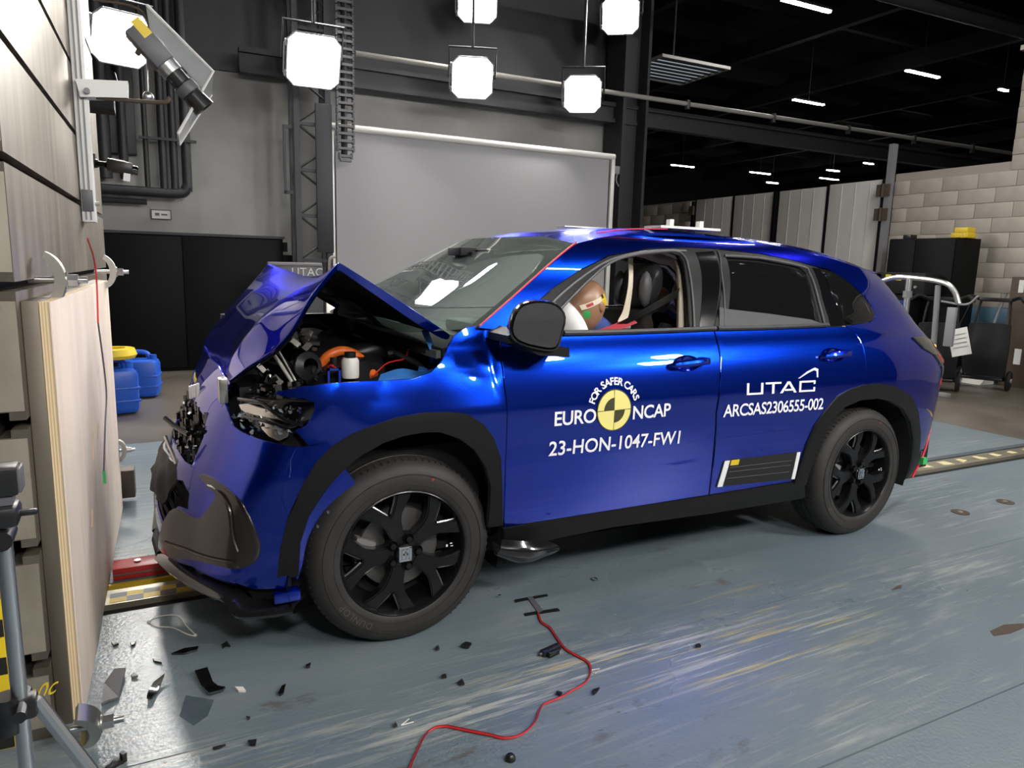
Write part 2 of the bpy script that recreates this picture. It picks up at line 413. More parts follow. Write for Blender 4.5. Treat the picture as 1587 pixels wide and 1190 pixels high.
# ================================================================ the hall
H = HALL
def hbox(a, b, bev=0): return MB(H).box(a, b, bev=bev)
floor = emit('floor', MB(H).box((-12,-14,-.4),(50,36,-.03)), 'floor_concrete', kind='structure')
PL = []
for x0, x1, y0, y1 in ((-12,6.10,-14,-1.094),(-12,6.10,-1.088,-.281),(-12,6.10,-.275,.71),(-12,6.10,1.02,3.6)):
    PL.append(emit('floor_plate', hbox((x0,y0,-.03),(x1,y1,0)), 'floor_paint_worn' if y0 == -1.088 else 'floor_paint', floor))
emit('concrete_slab', hbox((6.105,-14,-.03),(50,.71,0)).box((6.105,1.02,-.03),(50,36,0)).box((-12,3.605,-.03),(6.1,36,0)), 'floor_concrete', floor)
# sunken tow track in the middle of the runway
track = emit('trim_1', hbox((-12,.712,-.03),(50,1.018,-.024)), 'slot_black', kind='structure')
emit('track_strip', hbox((-.93,.80,-.03),(50,.94,.001)), 'rail_steel', track)
emit('yellow_edge', hbox((-.93,.985,-.02),(3.5,1.005,.0015)), 'tape_yellow', track)
for i in range(9):
    for j in range(2):
        x = -.90+i*.062; y = .81+j*.045
        emit('checker_square', hbox((x,y,.001),(x+.062,y+.045,.0025)), 'tape_yellow' if (i+j) % 2 == 0 else 'tape_grey', track)
for i in range(46):
    x = 3.9+i*.11
    if i % 2 == 0: emit('worn_tape', MB(H).add([(x+rnd.uniform(0,.02),.82+rnd.uniform(0,.03),.0016),(x+.09+rnd.uniform(0,.03),.82+rnd.uniform(0,.04),.0016),(x+.08+rnd.uniform(0,.04),.91,.0016),(x+.03,.92-rnd.uniform(0,.03),.0016)],[(0,1,2,3)]), 'worn_yellow', track)
emit('floor_line', hbox((6.12,-.1,.0),(6.22,.72,.002)), 'tape_yellow', floor)
for x0, x1, y in ((.1,.55,3.45),(-.2,-.1,4.2),(-.3,-.22,4.9)): emit('floor_line', hbox((x0,y,0),(x1,y+.04,.002)), 'white_paper', floor)
ceil = emit('ceiling', hbox((-12,-14,8.2),(50,36,8.4)), 'roof_dark', kind='structure')
for i in range(14):
    y = -4+i*2.6
    emit('roof_beam', hbox((-12,y,7.75),(50,y+.16,8.2)), 'roof_dark', ceil)
for i in range(12):
    emit('roof_purlin', hbox((-8+i*4.5,-14,7.3),(-7.8+i*4.5,36,7.75)), 'roof_dark', ceil)
wl = emit('wall_left', hbox((-12.2,-14,0),(-12,36,8.2)), 'roof_dark', kind='structure')
emit('wall_far', hbox((-12,36,0),(50,36.2,8.2)), 'roof_dark', kind='structure')
emit('wall_end', hbox((50,-14,0),(50.2,36,8.2)), 'roof_dark', kind='structure')
emit('wall_front', hbox((-12,-14.2,0),(50,-14,8.2)), 'hall_grey', kind='structure')
wb = emit('wall_back', hbox((-12,7.8,0),(6.0,8.0,3.75)), 'wall_paint', kind='structure')
emit('upper_cladding', hbox((-12,7.85,3.75),(6.0,8.0,8.2)), 'dark_steel', wb)
emit('wall_ledge', hbox((-12,7.76,3.72),(6.0,7.8,3.78)), 'dark_steel', wb)
# steel column, beams and conduit
c1 = emit('trim_2', hbox((5.95,7.25,0),(6.00,7.75,8.2)).box((6.38,7.25,0),(6.43,7.75,8.2)).box((6.0,7.48,0),(6.38,7.53,8.2)), 'dark_steel', kind='structure')
emit('trim_3', hbox((.4,7.45,3.66),(24,7.60,3.72)).box((.4,7.45,3.90),(24,7.60,3.96)).box((.4,7.51,3.72),(24,7.54,3.90)), 'dark_steel', kind='structure')
cp = MB(H).tube([(1.78,7.25,4.025),(18,7.25,4.10)], .035, 10)
cnd = emit('conduit', cp, 'pale_pipe', None, 'long pale conduit pipe running level above the grey screen and past the steel column', 'pipe')
for i in range(9): emit('pipe_clip', MB(H).tube([(1.5+i*1.9,7.25,3.97),(1.5+i*1.9,7.25,4.08+i*.009)], .045, 8), 'dark_steel', cnd)
emit('conduit', MB(H).tube([(6.42,7.62,3.77),(10.6,7.62,3.78)], .035, 10), 'pale_pipe', None, 'second fainter conduit pipe below and behind the long pale one', 'pipe')
emit('duct', MB(H).tube([(4.5,5.6,5.55),(22,5.6,5.75)], .10, 14), 'dark_steel', None, 'round dark duct high under the roof, left of the nearest ceiling tube light', 'duct')
# ceiling tube lights
TUBES = [((10.862,8.362,6.5),2.4,'brightest and nearest ceiling tube light, cut by the top edge of the photo'),
 ((17.141,10.203,6.5),2.4,'slim ceiling tube light high on the right, nearer the tall wall pier'),
 ((17.264,13.888,6.5),2.4,'slim ceiling tube light just above the long pale conduit'),
 ((23.036,26.566,6.5),2.6,'small far tube light right beside the dark steel column'),
 ((27.844,26.192,6.5),2.6,'small far tube light above the second white partition panel'),
 ((32.387,25.676,6.5),2.6,'lowest far tube light above the tall white partition panels'),
 ((31.41,28.752,6.5),1.6,'tiny far tube light just over the middle partition joint'),
 ((29.881,23.37,6.5),1.6,'tiny far tube light above the lowest tube light'),
 ((29.181,20.851,6.5),1.2,'tiny far tube light left of the grey pole'),
 ((29.275,18.378,6.5),1.4,'faint far tube light just right of the grey pole'),
 ((20.423,10.078,6.5),.7,'short ceiling light close to the tall pier at right'),
 ((7.6,1.8,6.5),2.4,'added unseen ceiling tube light over the runway above the top edge, farther from the barrier'),  # last two tubes are unseen, added to brighten the partition panels
 ((4.6,-1.2,6.5),2.4,'added unseen ceiling tube light above the photographer and the runway, nearer to the barrier')]
for (x, y, z), L, lab in TUBES:
    L *= .54
    t = thing('tube_light', (x, y, z), lab, 'lamp', 'ceiling tube lights', frame=H)
    emit('light_tube', hbox((x-L/2,y-.035,z-.03),(x+L/2,y+.035,z), .0), 'tube_light', t)
    emit('light_housing', hbox((x-L/2,y-.06,z),(x+L/2,y+.06,z+.05)), 'dark_steel', t)
    emit('hanger', MB(H).cyl((x,y,z+.05),(x,y,8.2),.012,6), 'dark_steel', t)
gx, gy, gz = (9.555,10.679,5.6)
gr = thing('roof_grille', (gx,gy,gz), 'slatted pale grille under the dark roof, right of the top lamp', 'grille', frame=H)
emit('grille_frame', hbox((gx-.9,gy-.75,gz),(gx-.85,gy+.75,gz+.06)).box((gx+.85,gy-.75,gz),(gx+.9,gy+.75,gz+.06)).box((gx-.9,gy-.8,gz),(gx+.9,gy-.75,gz+.06)).box((gx-.9,gy+.75,gz),(gx+.9,gy+.8,gz+.06)), 'pale_pipe', gr)
emit('back_light', hbox((gx-.85,gy-.75,gz+.05),(gx+.85,gy+.75,gz+.06)), 'window_glow', gr)
for i in range(7): emit('slat', hbox((gx-.85,gy-.68+i*.21,gz+.005),(gx+.85,gy-.60+i*.21,gz+.03)), 'dark_steel', gr)
emit('hanger', MB(H).cyl((gx,gy,gz+.06),(gx,gy,8.2),.02,6), 'dark_steel', gr)
# ---------------------------------------------------------------- right wall of painted blocks
wr = emit('wall_right', hbox((9.53,-3,0),(9.75,5.10,2.92)).box((9.53,-3,2.9),(9.75,3.45,4.3)), 'mortar', kind='structure')
bl = emit('block', hbox((9.512,0,.002),(9.55,.494,.198), .004), 'block_paint', wr)
first = [bl]
def put_block(y, z, m, w=.5):
    c = bl.copy(); c.data = bl.data if m == 'block_paint' else DB; COL.objects.link(c)
    c.matrix_basis = WM[wr.name].inverted() @ H @ Matrix.Translation((rnd.uniform(-.003,.003), y, z)) @ Matrix.Diagonal((1, w/.5, 1, 1)) @ H.inverted() @ WM[wr.name]
    c.parent = wr; return c
DB = bl.data.copy(); DB.materials.clear(); DB.materials.append(MATS['block_blue'])
n_blocks = 0
for r in range(21):
    z = r*.2; top = 5.10 if z < 2.7 else 3.45
    y = top
    w0 = .25 if r % 2 else .5
    while y > 1.3:
        w = w0 if y == top else .5
        put_block(y-w, z, 'block_blue' if z < 1.0 else 'block_paint', w); y -= w; n_blocks += 1
bpy.data.objects.remove(bl)
wr2 = emit('wall_right_far', hbox((9.53,9.62,0),(9.75,16,2.84)), 'mortar', kind='structure')
bl = emit('block', hbox((9.512,0,.002),(9.55,.494,.198), .004), 'block_paint', wr2)
def pb2(y, z, w):
    c = bl.copy(); COL.objects.link(c)
    c.matrix_basis = WM[wr2.name].inverted() @ H @ Matrix.Translation((rnd.uniform(-.003,.003), y, z)) @ Matrix.Diagonal((1, w/.5, 1, 1)) @ H.inverted() @ WM[wr2.name]; c.parent = wr2
for r in range(6,14):
    y = 9.62; first_ = True
    while y < 12.4:
        w = .25 if (first_ and r % 2) else .5
        pb2(y, r*.2, w); y += w; first_ = False
bpy.data.objects.remove(bl)
emit('trim_4', hbox((9.47,-3,4.3),(9.8,3.5,4.36)), 'block_paint', kind='structure')
# folding partition of white panels
LP = ['white partition panel next to the grey pole and the block wall', 'white partition panel between the grey-pole panel and the thick black joint',
      'white partition panel left of the thick black joint', 'white partition panel farthest from the grey pole, beside the far block wall']
for i, (ya, yb, zt) in enumerate(((5.25,6.29,2.86),(6.33,7.36,2.84),(7.44,8.48,2.84),(8.52,9.58,2.84))):
    t = thing('partition_panel', (9.5,ya,0), LP[i], 'panel', 'panels of the white folding partition', frame=H)
    emit('panel_sheet', hbox((9.50,ya,.03),(9.55,yb,zt), .004), 'panel_white', t)
    emit('panel_edge', hbox((9.485,yb-.025,.0),(9.56,yb+(.02 if i<3 else 0),zt)), 'black_steel', t)
    for j in range(3): emit('panel_rib', hbox((9.492,ya+.26*(j+1)-.01,.05),(9.50,ya+.26*(j+1)+.0,zt-.03)), 'panel_white', t)
post = thing('partition_post', (9.47,7.40,0), 'thick black post between the partition panels with a bolt at mid height', 'post', frame=H)
emit('post_bar', hbox((9.44,7.37,0),(9.50,7.43,2.84)), 'black_steel', post)
emit('bolt_arm', hbox((9.42,7.33,1.38),(9.46,7.75,1.42)).box((9.40,7.30,1.34),(9.47,7.42,1.46)), 'black_steel', post)
pole = thing('gate_post', (9.46,5.16,0), 'grey pole standing taller than the white partition, with rusty hinges', 'post', frame=H)
emit('pole', hbox((9.42,5.11,0),(9.52,5.19,3.36)), 'mid_grey', pole)
emit('joint_strip', hbox((9.43,5.19,0),(9.49,5.25,2.86)), 'black_steel', pole)
for z in (2.68,2.32,1.32,.5): emit('hinge', hbox((9.39,5.10,z-.09),(9.43,5.17,z+.09)).box((9.39,5.24,z-.09),(9.43,5.31,z+.09)).tube([(9.40,5.205,z-.1),(9.40,5.205,z+.1)],.028,8), 'brown_wood', pole)
hg = thing('gate_post', (9.41,9.55,0), 'short black hinged post at the far end of the white partition', 'post', frame=H)
emit('post_bar', hbox((9.39,9.52,0),(9.448,9.58,2.80)), 'black_steel', hg)
for z in (2.62,2.2): emit('hinge', hbox((9.35,9.49,z-.09),(9.40,9.61,z+.09)), 'brown_wood', hg)
# black cabinet on the right
ca, cb_ = 4.641, 3.663
cz = 1.917
cab = thing('tool_cabinet', (9.15,(ca+cb_)/2,0), 'tall black double-door steel cabinet against the block wall', 'cabinet', frame=H)
emit('body', hbox((8.92,cb_,0.06),(9.45,ca,cz), .006), 'black_steel', cab)
mid = cb_+(ca-cb_)*.58
for a, b_ in ((cb_+.01,mid-.004),(mid+.004,ca-.01)):
    d = emit('door', hbox((8.90,a,.10),(8.92,b_,cz-.02), .003), 'black_steel', cab)
    emit('handle', hbox((8.875,(mid-.06 if b_<mid else mid+.04),1.0),(8.90,(mid-.04 if b_<mid else mid+.06),1.14), .003), 'grey_plastic', d)
emit('plinth', hbox((8.95,cb_+.02,0),(9.42,ca-.02,.06)), 'black_steel', cab)
bx, by, bz = (9.15,3.746,1.945)
yb = thing('organiser_box', (9.15,by,cz), 'yellow ribbed plastic box on top of the black cabinet', 'box', frame=H)
emit('tray', hbox((9.05,by-.13,cz),(9.25,by+.10,cz+.07), .008), 'yellow_plastic', yb)
emit('tray', hbox((9.06,by-.12,cz+.07),(9.24,by+.06,cz+.14), .008), 'yellow_plastic', yb)
for i in range(5): emit('rib', hbox((9.045,by-.11+i*.04,cz+.005),(9.05,by-.095+i*.04,cz+.065)), 'yellow_plastic', yb)
ky = 4.428
emit('cable_box', hbox((8.98,ky-.06,cz),(9.12,ky+.06,cz+.06), .006).cyl((8.975,ky,cz+.03),(8.98,ky,cz+.03),.015,10), 'black_plastic', None, 'small black box on the left of the black cabinet top', 'box')
# ---------------------------------------------------------------- equipment along the right wall
def trolley(loc, rz, lab, size=1.0, note=False):
    t = thing('walking_trolley', loc, lab, 'trolley', frame=H, rz=rz)
    F = WM[t.name]; w = .22
    bm_ = MB(F); bm_.box((-.13,-w,.12),(.10,w,.16), bev=.01); emit('base_plate', bm_, 'black_plastic', t)
    b2 = MB(F); loft(b2, [[(-.10,-w,.18),(-.16,-w*.5,.18),(-.16,w*.5,.18),(-.10,w,.18)],[(-.14,-w*1.1,.45),(-.22,-w*.5,.45),(-.22,w*.5,.45),(-.14,w*1.1,.45)],[(-.05,-w,.82),(-.12,-w*.5,.84),(-.12,w*.5,.84),(-.05,w,.82)]], 10, 10, .06, (1,0,0)); emit('bag', b2, 'trolley_dark', t)
    for s in (-1,1):
        fr = emit('frame_tube', MB(F).tube(smoothline([(-.05,s*w,.12),(.02,s*w*.95,.5),(.10,s*w*.8,.95),(.16,s*w*.7,1.12)]), .014, 8), 'aluminium' if note else 'trolley_dark', t)
        wh = emit('wheel', MB(F).lathe([(.02,-.02),(.11,-.025),(.13,0),(.11,.025),(.02,.02)], (-.02,s*(w+.05),.13),(0,1,0), 20, True), 'black_plastic', t)
        emit('wheel_hub', MB(F).cyl((-.02,s*(w+.02),.13),(-.02,s*(w+.085),.13),.03,12), 'mid_grey', wh)
    emit('handle', MB(F).tube(smoothline([(.16,-w*.7,1.12),(.05,-w*1.2,1.16),(-.12,-w*1.5,1.12)]), .022, 8).tube(smoothline([(.16,w*.7,1.12),(.05,w*1.2,1.16),(-.12,w*1.5,1.12)]), .022, 8).box((.10,-w*.8,1.10),(.18,w*.8,1.15), bev=.01), 'black_plastic', t)
    return t
tx, ty, tz = (8.75,2.999,0.198)
trolley((8.75,ty,0), .35, 'dark two-wheeled trolley bag with wide black handlebar beside the blue dado')
tx2, ty2, tz2 = (8.0,3.127,0.155)
trolley((8.0,ty2+.05,0), .5, 'dark wheeled trolley behind the tail lamp of the blue car')
px_, py_, pz_ = (7.75,2.756,0.645)
nt = thing('notice_sheet', (7.75,py_,pz_-.15), 'white printed sheet hanging between the two trolleys', 'paper', frame=H)
Fp = H @ Matrix.Translation((7.75,py_,pz_)) @ Matrix.Rotation(math.radians(-17), 4, 'X')
emit('sheet', MB(Fp).box((-.002,-.115,-.16),(.002,.115,.16)), 'white_paper', nt)
for i in range(4): emit('print_line', MB(Fp).box((-.003,-.085,.08-i*.05),(-.0022,.085,.095-i*.05)), 'aluminium', nt)
emit('string', MB(Fp).tube([(0,0,.16),(.25,-.05,.45),(.35,-.05,.55)], .004, 6), 'black_plastic', nt)
# aluminium stand with clamps
ax, ay, az = (7.35,3.198,1.225)
st = thing('drip_stand', (7.35,ay,0), 'silver tubular frame with blue bag hooks behind the rear of the car', 'stand', frame=H)
emit('upright', MB(H).cyl((7.35,ay,0),(7.35,ay,1.36),.035,12), 'aluminium', st)
emit('upright', MB(H).cyl((7.35,ay-.42,0),(7.35,ay-.36,1.30),.03,12), 'mid_grey', st)
emit('arm', MB(H).tube(smoothline([(7.35,ay+.62,1.18),(7.35,ay+.25,1.36),(7.35,ay-.1,1.37),(7.35,ay-.42,1.33),(7.35,ay-.55,1.24),(7.35,ay-.62,1.10)]), .03, 10), 'aluminium', st)
for z_ in (1.14,.84): emit('collar', MB(H).cyl((7.35,ay,z_),(7.35,ay,z_+.08),.05,12), 'mid_grey', st)
emit('hook', MB(H).tube(smoothline([(7.35,ay-.42,1.12),(7.35,ay-.7,1.1),(7.35,ay-.82,1.2)]), .012, 8), 'mid_grey', st)
emit('foot', MB(H).box((7.10,ay-.5,0),(7.17,ay+.2,.05), bev=.008).box((7.55,ay-.5,0),(7.62,ay+.2,.05), bev=.008).box((7.10,ay-.2,.02),(7.62,ay-.12,.05)), 'mid_grey', st)
emit('blue_bag', MB(H).box((7.27,ay+.06,.98),(7.43,ay+.34,1.10), bev=.03), 'blue_plastic', st, 'blue bag')
emit('red_pack', MB(H).box((7.29,ay+.10,.78),(7.41,ay+.30,.94), bev=.02), 'red_plastic', st, 'red pack')
emit('side_plate', MB(H).box((7.31,ay-.62,.62),(7.35,ay-.52,1.06), bev=.005), 'mid_grey', st)
ex, ey, ez = (8.62,4.196,1.283)
cs = thing('control_console', (8.62,ey,0), 'dark control box with two yellow labels behind the car tail', 'console', frame=H)
emit('box', hbox((8.55,ey-.40,1.15),(8.82,ey+.62,1.44), .01), 'trolley_dark', cs)
for dy in (.10,-.06): emit('yellow_label', hbox((8.544,ey+dy,1.33),(8.55,ey+dy+.08,1.41)), 'yellow_plastic', cs)
for dy in (-.28,-.2,.3,.42): emit('switch', MB(H).cyl((8.53,ey+dy,1.25),(8.55,ey+dy,1.25),.02,10), 'mid_grey', cs)
emit('stand', hbox((8.6,ey-.2,0),(8.8,ey+.4,1.15), .01), 'black_steel', cs)
kx, ky2, kz = (9.1,3.251,0.128); ky2 += .17
emit('cardboard_wedge', MB(H).add([(9.0,ky2-.25,0),(9.3,ky2-.25,0),(9.3,ky2+.2,0),(9.0,ky2+.2,0),(9.25,ky2-.25,.2),(9.3,ky2-.25,.2),(9.25,ky2+.2,.1),(9.3,ky2+.2,.1)], [(0,3,2,1),(0,1,5,4),(1,2,7,5),(2,3,6,7),(3,0,4,6),(4,5,7,6)]), 'white_plastic', None, 'pale wedge of board on the floor below the blue dado', 'board')
wx, wy, wz = (9.3,2.973,0.835)
bdr = thing('leaning_door', (9.3,wy-.3,0), 'dark brown wooden door leaf leaning at the right edge of the photo', 'door leaf', frame=H)
emit('leaf', hbox((9.28,wy-.75,0),(9.34,wy+.14,1.42), .006), 'brown_wood', bdr)
emit('label', hbox((9.27,wy-.02,1.22),(9.28,wy+.04,1.38)).box((9.27,wy-.10,.30),(9.28,wy-.02,.5)), 'white_paper', bdr, 'pale stickers')
emit('prop_pole', MB(H).tube([(9.15,wy+.42,0),(9.40,wy+.25,1.2)], .018, 8).ball((9.15,wy+.42,.02),.022), 'mid_grey', None, 'thin grey pole leaning beside the brown door leaf', 'pole')
# ---------------------------------------------------------------- back wall equipment
bc = thing('low_cabinet', (-.5,7.5,0), 'wide low matt black cabinet along the grey back wall', 'cabinet', frame=H)
emit('body', hbox((-2.4,7.36,0),(.84,7.75,1.66), .005), 'black_steel', bc)
for a, b_ in ((-2.38,-1.22),(-1.21,-.35),(-.34,.82)): emit('door', hbox((a,7.335,.04),(b_,7.36,1.64), .004), 'black_steel', bc)
emit('top_lip', hbox((-2.42,7.33,1.66),(.86,7.76,1.69)), 'dark_steel', bc)
emit('latch', hbox((.84,7.42,1.34),(.96,7.5,1.46)).box((.80,7.38,1.50),(.90,7.48,1.62)), 'black_steel', bc)
sg = thing('safety_sign', (-.55,7.78,1.86), 'small pale rectangular wall sign above the black cabinet', 'sign', frame=H)
emit('plate', hbox((-.66,7.78,1.86),(-.44,7.80,1.97)), 'white_paper', sg)
emit('border', hbox((-.665,7.775,1.855),(-.435,7.78,1.865)).box((-.665,7.775,1.965),(-.435,7.78,1.975)).box((-.665,7.775,1.86),(-.655,7.78,1.97)).box((-.445,7.775,1.86),(-.435,7.78,1.97)), 'black_plastic', sg)
emit('symbol', hbox((-.62,7.775,1.90),(-.57,7.779,1.935)).box((-.55,7.775,1.905),(-.48,7.779,1.925)), 'grey_plastic', sg)
dp = thing('pipe_bank', (-.6,7.6,2.0), 'bank of dark pipes dropping to a level run on the back wall', 'pipes', frame=H)
for x, r in ((-1.12,.075),(-.92,.05),(-.68,.03),(-.50,.045),(-.38,.045),(-.24,.055)):
    emit('riser', MB(H).tube([(x,7.62,2.2 if x > -.9 else 2.3),(x,7.62,4.6)], r, 12), 'dark_steel', dp)
emit('level_pipe', MB(H).tube(smoothline([(-1.6,7.60,2.17),(-.9,7.60,2.17),(-.35,7.60,2.17),(-.24,7.60,2.26)]), .06, 12), 'dark_steel', dp)
emit('lower_pipe', MB(H).tube([(-1.6,7.66,2.05),(-.7,7.66,2.05)], .035, 10), 'dark_steel', dp)
emit('wall_box', hbox((-1.5,7.66,2.6),(-.78,7.8,3.6), .01), 'dark_steel', dp)
emit('cross_rail', hbox((-.75,7.55,2.78),(-.12,7.6,2.81)), 'dark_steel', dp)
# rolled screen
sc = thing('projection_screen', (3.6,7.2,0), 'big light grey cloth screen on a frame behind the car', 'screen', frame=H)
emit('cloth', hbox((1.50,7.19,.35),(5.70,7.20,3.06)), 'screen_cloth', sc)
emit('top_tube', MB(H).tube([(1.43,7.18,3.09),(5.78,7.18,3.09)], .045, 12), 'white_frame', sc)
for x in (1.44,5.76): emit('post', hbox((x-.03,7.16,0),(x+.03,7.22,3.12), .004), 'white_frame', sc)
emit('bottom_bar', hbox((1.47,7.17,.30),(5.73,7.21,.37)), 'white_frame', sc)
emit('foot', hbox((1.42,6.95,0),(1.5,7.45,.03)).box((5.7,6.95,0),(5.82,7.45,.03)), 'mid_grey', sc)
wbx = emit('wall_socket', hbox((5.83,7.23,2.85),(5.93,7.25,2.97), .004).tube(smoothline([(5.88,7.22,2.86),(5.85,7.2,2.75),(5.9,7.2,2.66)]), .01, 6), 'mid_grey', None, 'small cable box between the screen and the dark steel column', 'box')
# lattice tower
tw = thing('lattice_tower', (1.15,7.1,0), 'dark steel lattice tower left of the grey screen', 'tower', frame=H)
for x, y in ((.98,7.0),(1.36,7.0),(.98,7.3),(1.36,7.3)): emit('chord', hbox((x-.035,y-.035,0),(x+.035,y+.035,5.2)), 'dark_steel', tw)
for i in range(9):
    z = .3+i*.55
    emit('lattice', MB(H).tube([(.98,7.0,z),(1.36,7.0,z+.28)], .016, 6).tube([(1.36,7.0,z+.28),(.98,7.0,z+.55)], .016, 6), 'dark_steel', tw)
    emit('rung', hbox((.96,6.98,z-.02),(1.38,7.02,z+.02)), 'dark_steel', tw)
emit('side_box', hbox((1.2,6.93,1.5),(1.40,6.98,3.3), .006), 'dark_steel', tw)
emit('side_rail', hbox((.82,7.0,2.2),(.85,7.03,3.0)).box((.82,7.0,2.2),(.98,7.03,2.24)).box((.82,7.0,2.98),(.98,7.03,3.02)), 'dark_steel', tw)
# lettered board on legs
ub = thing('lettered_board', (.88,6.5,0), 'grey board on legs with white letters UTAC beside the lattice tower', 'board', frame=H)
emit('panel', hbox((.58,6.48,.75),(1.16,6.52,1.33), .005), 'grey_plastic', ub)
emit('rail', hbox((.53,6.46,1.33),(1.15,6.54,1.37), .004), 'mid_grey', ub)
for x in (.59,1.09): emit('leg', hbox((x-.02,6.48,0),(x+.02,6.52,.75)), 'grey_plastic', ub)
emit('lettering', text_mesh(MB(H), 'UTAC', .135, lambda u, v, w: (.79+u, 6.474, 1.215+v), spacing=1.05), 'white_paper', ub)
emit('flex_lamp', MB(H).tube(smoothline([(1.24,6.5,1.0),(1.24,6.5,1.32),(1.26,6.5,1.43),(1.32,6.5,1.45)]), .018, 8).box((1.18,6.42,0),(1.32,6.58,1.0), bev=.01), 'zinc', None, 'bent metal goose neck beside the UTAC board', 'stand')
# energy chain
ec = thing('cable_chain', (1.55,6.9,2.5), 'black cable chain hanging in front of the screen corner', 'chain', frame=H)
for i in range(24):
    z = 2.66+i*.09; w = .11 if i else .085; x0 = 1.555
    emit('link', hbox((x0-w,6.86,z),(x0-w+.02,6.94,z+.075)).box((x0+w-.02,6.86,z),(x0+w,6.94,z+.075)).box((x0-w,6.86,z+.02),(x0+w,6.875,z+.05)).box((x0-w,6.925,z+.02),(x0+w,6.94,z+.05)), 'grey_plastic', ec)
emit('end_plate', hbox((1.485,6.86,2.63),(1.625,6.94,2.665)), 'grey_plastic', ec)
emit('bundle', MB(H).tube([(1.54,6.9,2.68),(1.56,6.9,5.0)], .04, 8), 'black_plastic', ec)
# jugs and lid on the floor far left
def jug(loc, lab, s=1.0, rz=0.0):
    t = thing('jerrycan', loc, lab, 'canister', frame=H, rz=rz); F = WM[t.name] @ Matrix.Scale(s, 4)
    emit('tank', MB(F).box((-.17,-.14,0),(.17,.14,.36), bev=.05), 'blue_plastic', t)
    for z in (.1,.2): emit('ridge', MB(F).box((-.176,-.146,z),(.176,.146,z+.018), bev=.008), 'blue_plastic', t)
    emit('handle', MB(F).tube(smoothline([(-.10,0,.35),(-.08,0,.42),(.06,0,.42),(.10,0,.35)]), .022, 8), 'blue_plastic', t)
    emit('cap', MB(F).cyl((.12,.0,.35),(.12,0,.40),.035,12), 'blue_plastic', t)
    return t
j1 = (-1.008,4.747,0.0); j2 = (-0.867,5.512,0.0)
jug((j1[0]-.04,j1[1]+.12,0), 'blue plastic canister nearest the barrier, under a yellow ring lid', 1.12, .2)
jug((j2[0]+.02,j2[1]+.16,0), 'blue plastic canister right of the one under the yellow lid', 1.05, -.15)
yl = thing('yellow_lid', (j1[0]-.04,j1[1]+.12,.50), 'round yellow ring lid lying on the blue canister', 'lid', frame=H)
emit('ring', MB(H).lathe([(.10,0),(.19,0),(.21,.03),(.19,.085),(.12,.09),(.10,.06),(.10,0)], (j1[0]-.04,j1[1]+.12,.497),(0,0,1), 24), 'yellow_plastic', yl)
emit('hub', MB(H).cyl((j1[0]-.04,j1[1]+.12,.497),(j1[0]-.04,j1[1]+.12,.552),.102,20), 'yellow_plastic', yl)
# ---------------------------------------------------------------- flood lamps
def flood(pos, aim, lab, size=(.46,.42), lens='lamp_lens', up_to=7.8, group='flood lamps over the crash bay', c=.08):
    t = thing('flood_lamp', pos, lab, 'lamp', group); P = Vector(pos); d = (Vector(aim)-P).normalized()
    r_ = d.cross(Vector((0,0,1))).normalized(); u_ = r_.cross(d)
    F = Matrix((r_, -d, u_)).transposed().to_4x4(); F.translation = P       # local -y looks along the beam
    w, h = size[0]/2, size[1]/2
    oct_ = [(-w+c,-h),(w-c,-h),(w,-h+c),(w,h-c),(w-c,h),(-w+c,h),(-w,h-c),(-w,-h+c)]
    emit('lens', MB(F).prism(oct_, lambda x, z: (x,-.002,z), lambda x, z: (x,.004,z)), lens, t)
    emit('housing', MB(F).prism([(x*1.06,z*1.06) for x, z in oct_], lambda x, z: (x,.006,z), lambda x, z: (x*.7,.26,z*.7)), 'black_steel', t)
    rim = MB(F)
    for i in range(8):
        a, b_ = oct_[i], oct_[(i+1) % 8]; rim.tube([(a[0]*1.04,-.005,a[1]*1.04),(b_[0]*1.04,-.005,b_[1]*1.04)], .012, 6)
    emit('rim', rim, 'mid_grey', t)
    emit('yoke', MB(F).tube([(-w-.05,.12,0),(-w-.05,.12,h+.1),(w+.05,.12,h+.1),(w+.05,.12,0)], .015, 8).cyl((-w-.06,.12,0),(-w+.02,.12,0),.03,10).cyl((w-.02,.12,0),(w+.06,.12,0),.03,10), 'dark_steel', t)
    for s in (-.6,.6): emit('clip', MB(F).box((w+.01,-.03,s*h-.03),(w+.035,.04,s*h+.03)), 'mid_grey', t)
    emit('clip_bar', MB(F).box((w+.035,-.01,-.6*h),(w+.05,.01,.6*h)), 'mid_grey', t)
    q = F @ Vector((0,.12,h+.1))
    if up_to: emit('drop_pole', MB().cyl(q,(q.x,q.y,up_to),.02,8), 'dark_steel', t)
    return t
AIM = (.9,.6,.7); wall_lamp = None
FL = [((1.249,6.3,3.619),'biggest and lowest flood lamp, left of the grey screen'),
      ((3.318,6.5,3.768),'flood lamp over the middle of the grey screen'),
      ((5.152,6.7,3.846),'flood lamp over the right end of the grey screen'),
      ((5.753,6.7,5.004),'upper flood lamp beside the top of the dark column'),
      ((3.608,7.0,4.872),'upper flood lamp cut by the top edge of the photo'),
      ((-0.67,6.2,3.522),'glaring flood lamp at the far left, behind the high speed camera'),
      ((1.62,6.45,4.85),'upper flood lamp above the frame, over the biggest lamp'),
      ((-.55,6.65,4.62),'upper flood lamp above the frame, over the far left lamp')]
for pnt, lab in FL: flood(pnt, AIM, lab, size=(.56,.54) if 'biggest' in lab else (.50,.48), up_to=5.9)
truss = thing('lamp_truss', hw(3.5,6.7,5.9), 'dark lighting truss that the far flood lamps hang under', 'truss', rz=AH)
for y, z in ((6.6,5.9),(6.9,5.9)): emit('chord', hbox((-.5,y,z),(8,y+.05,z+.05)), 'dark_steel', truss)
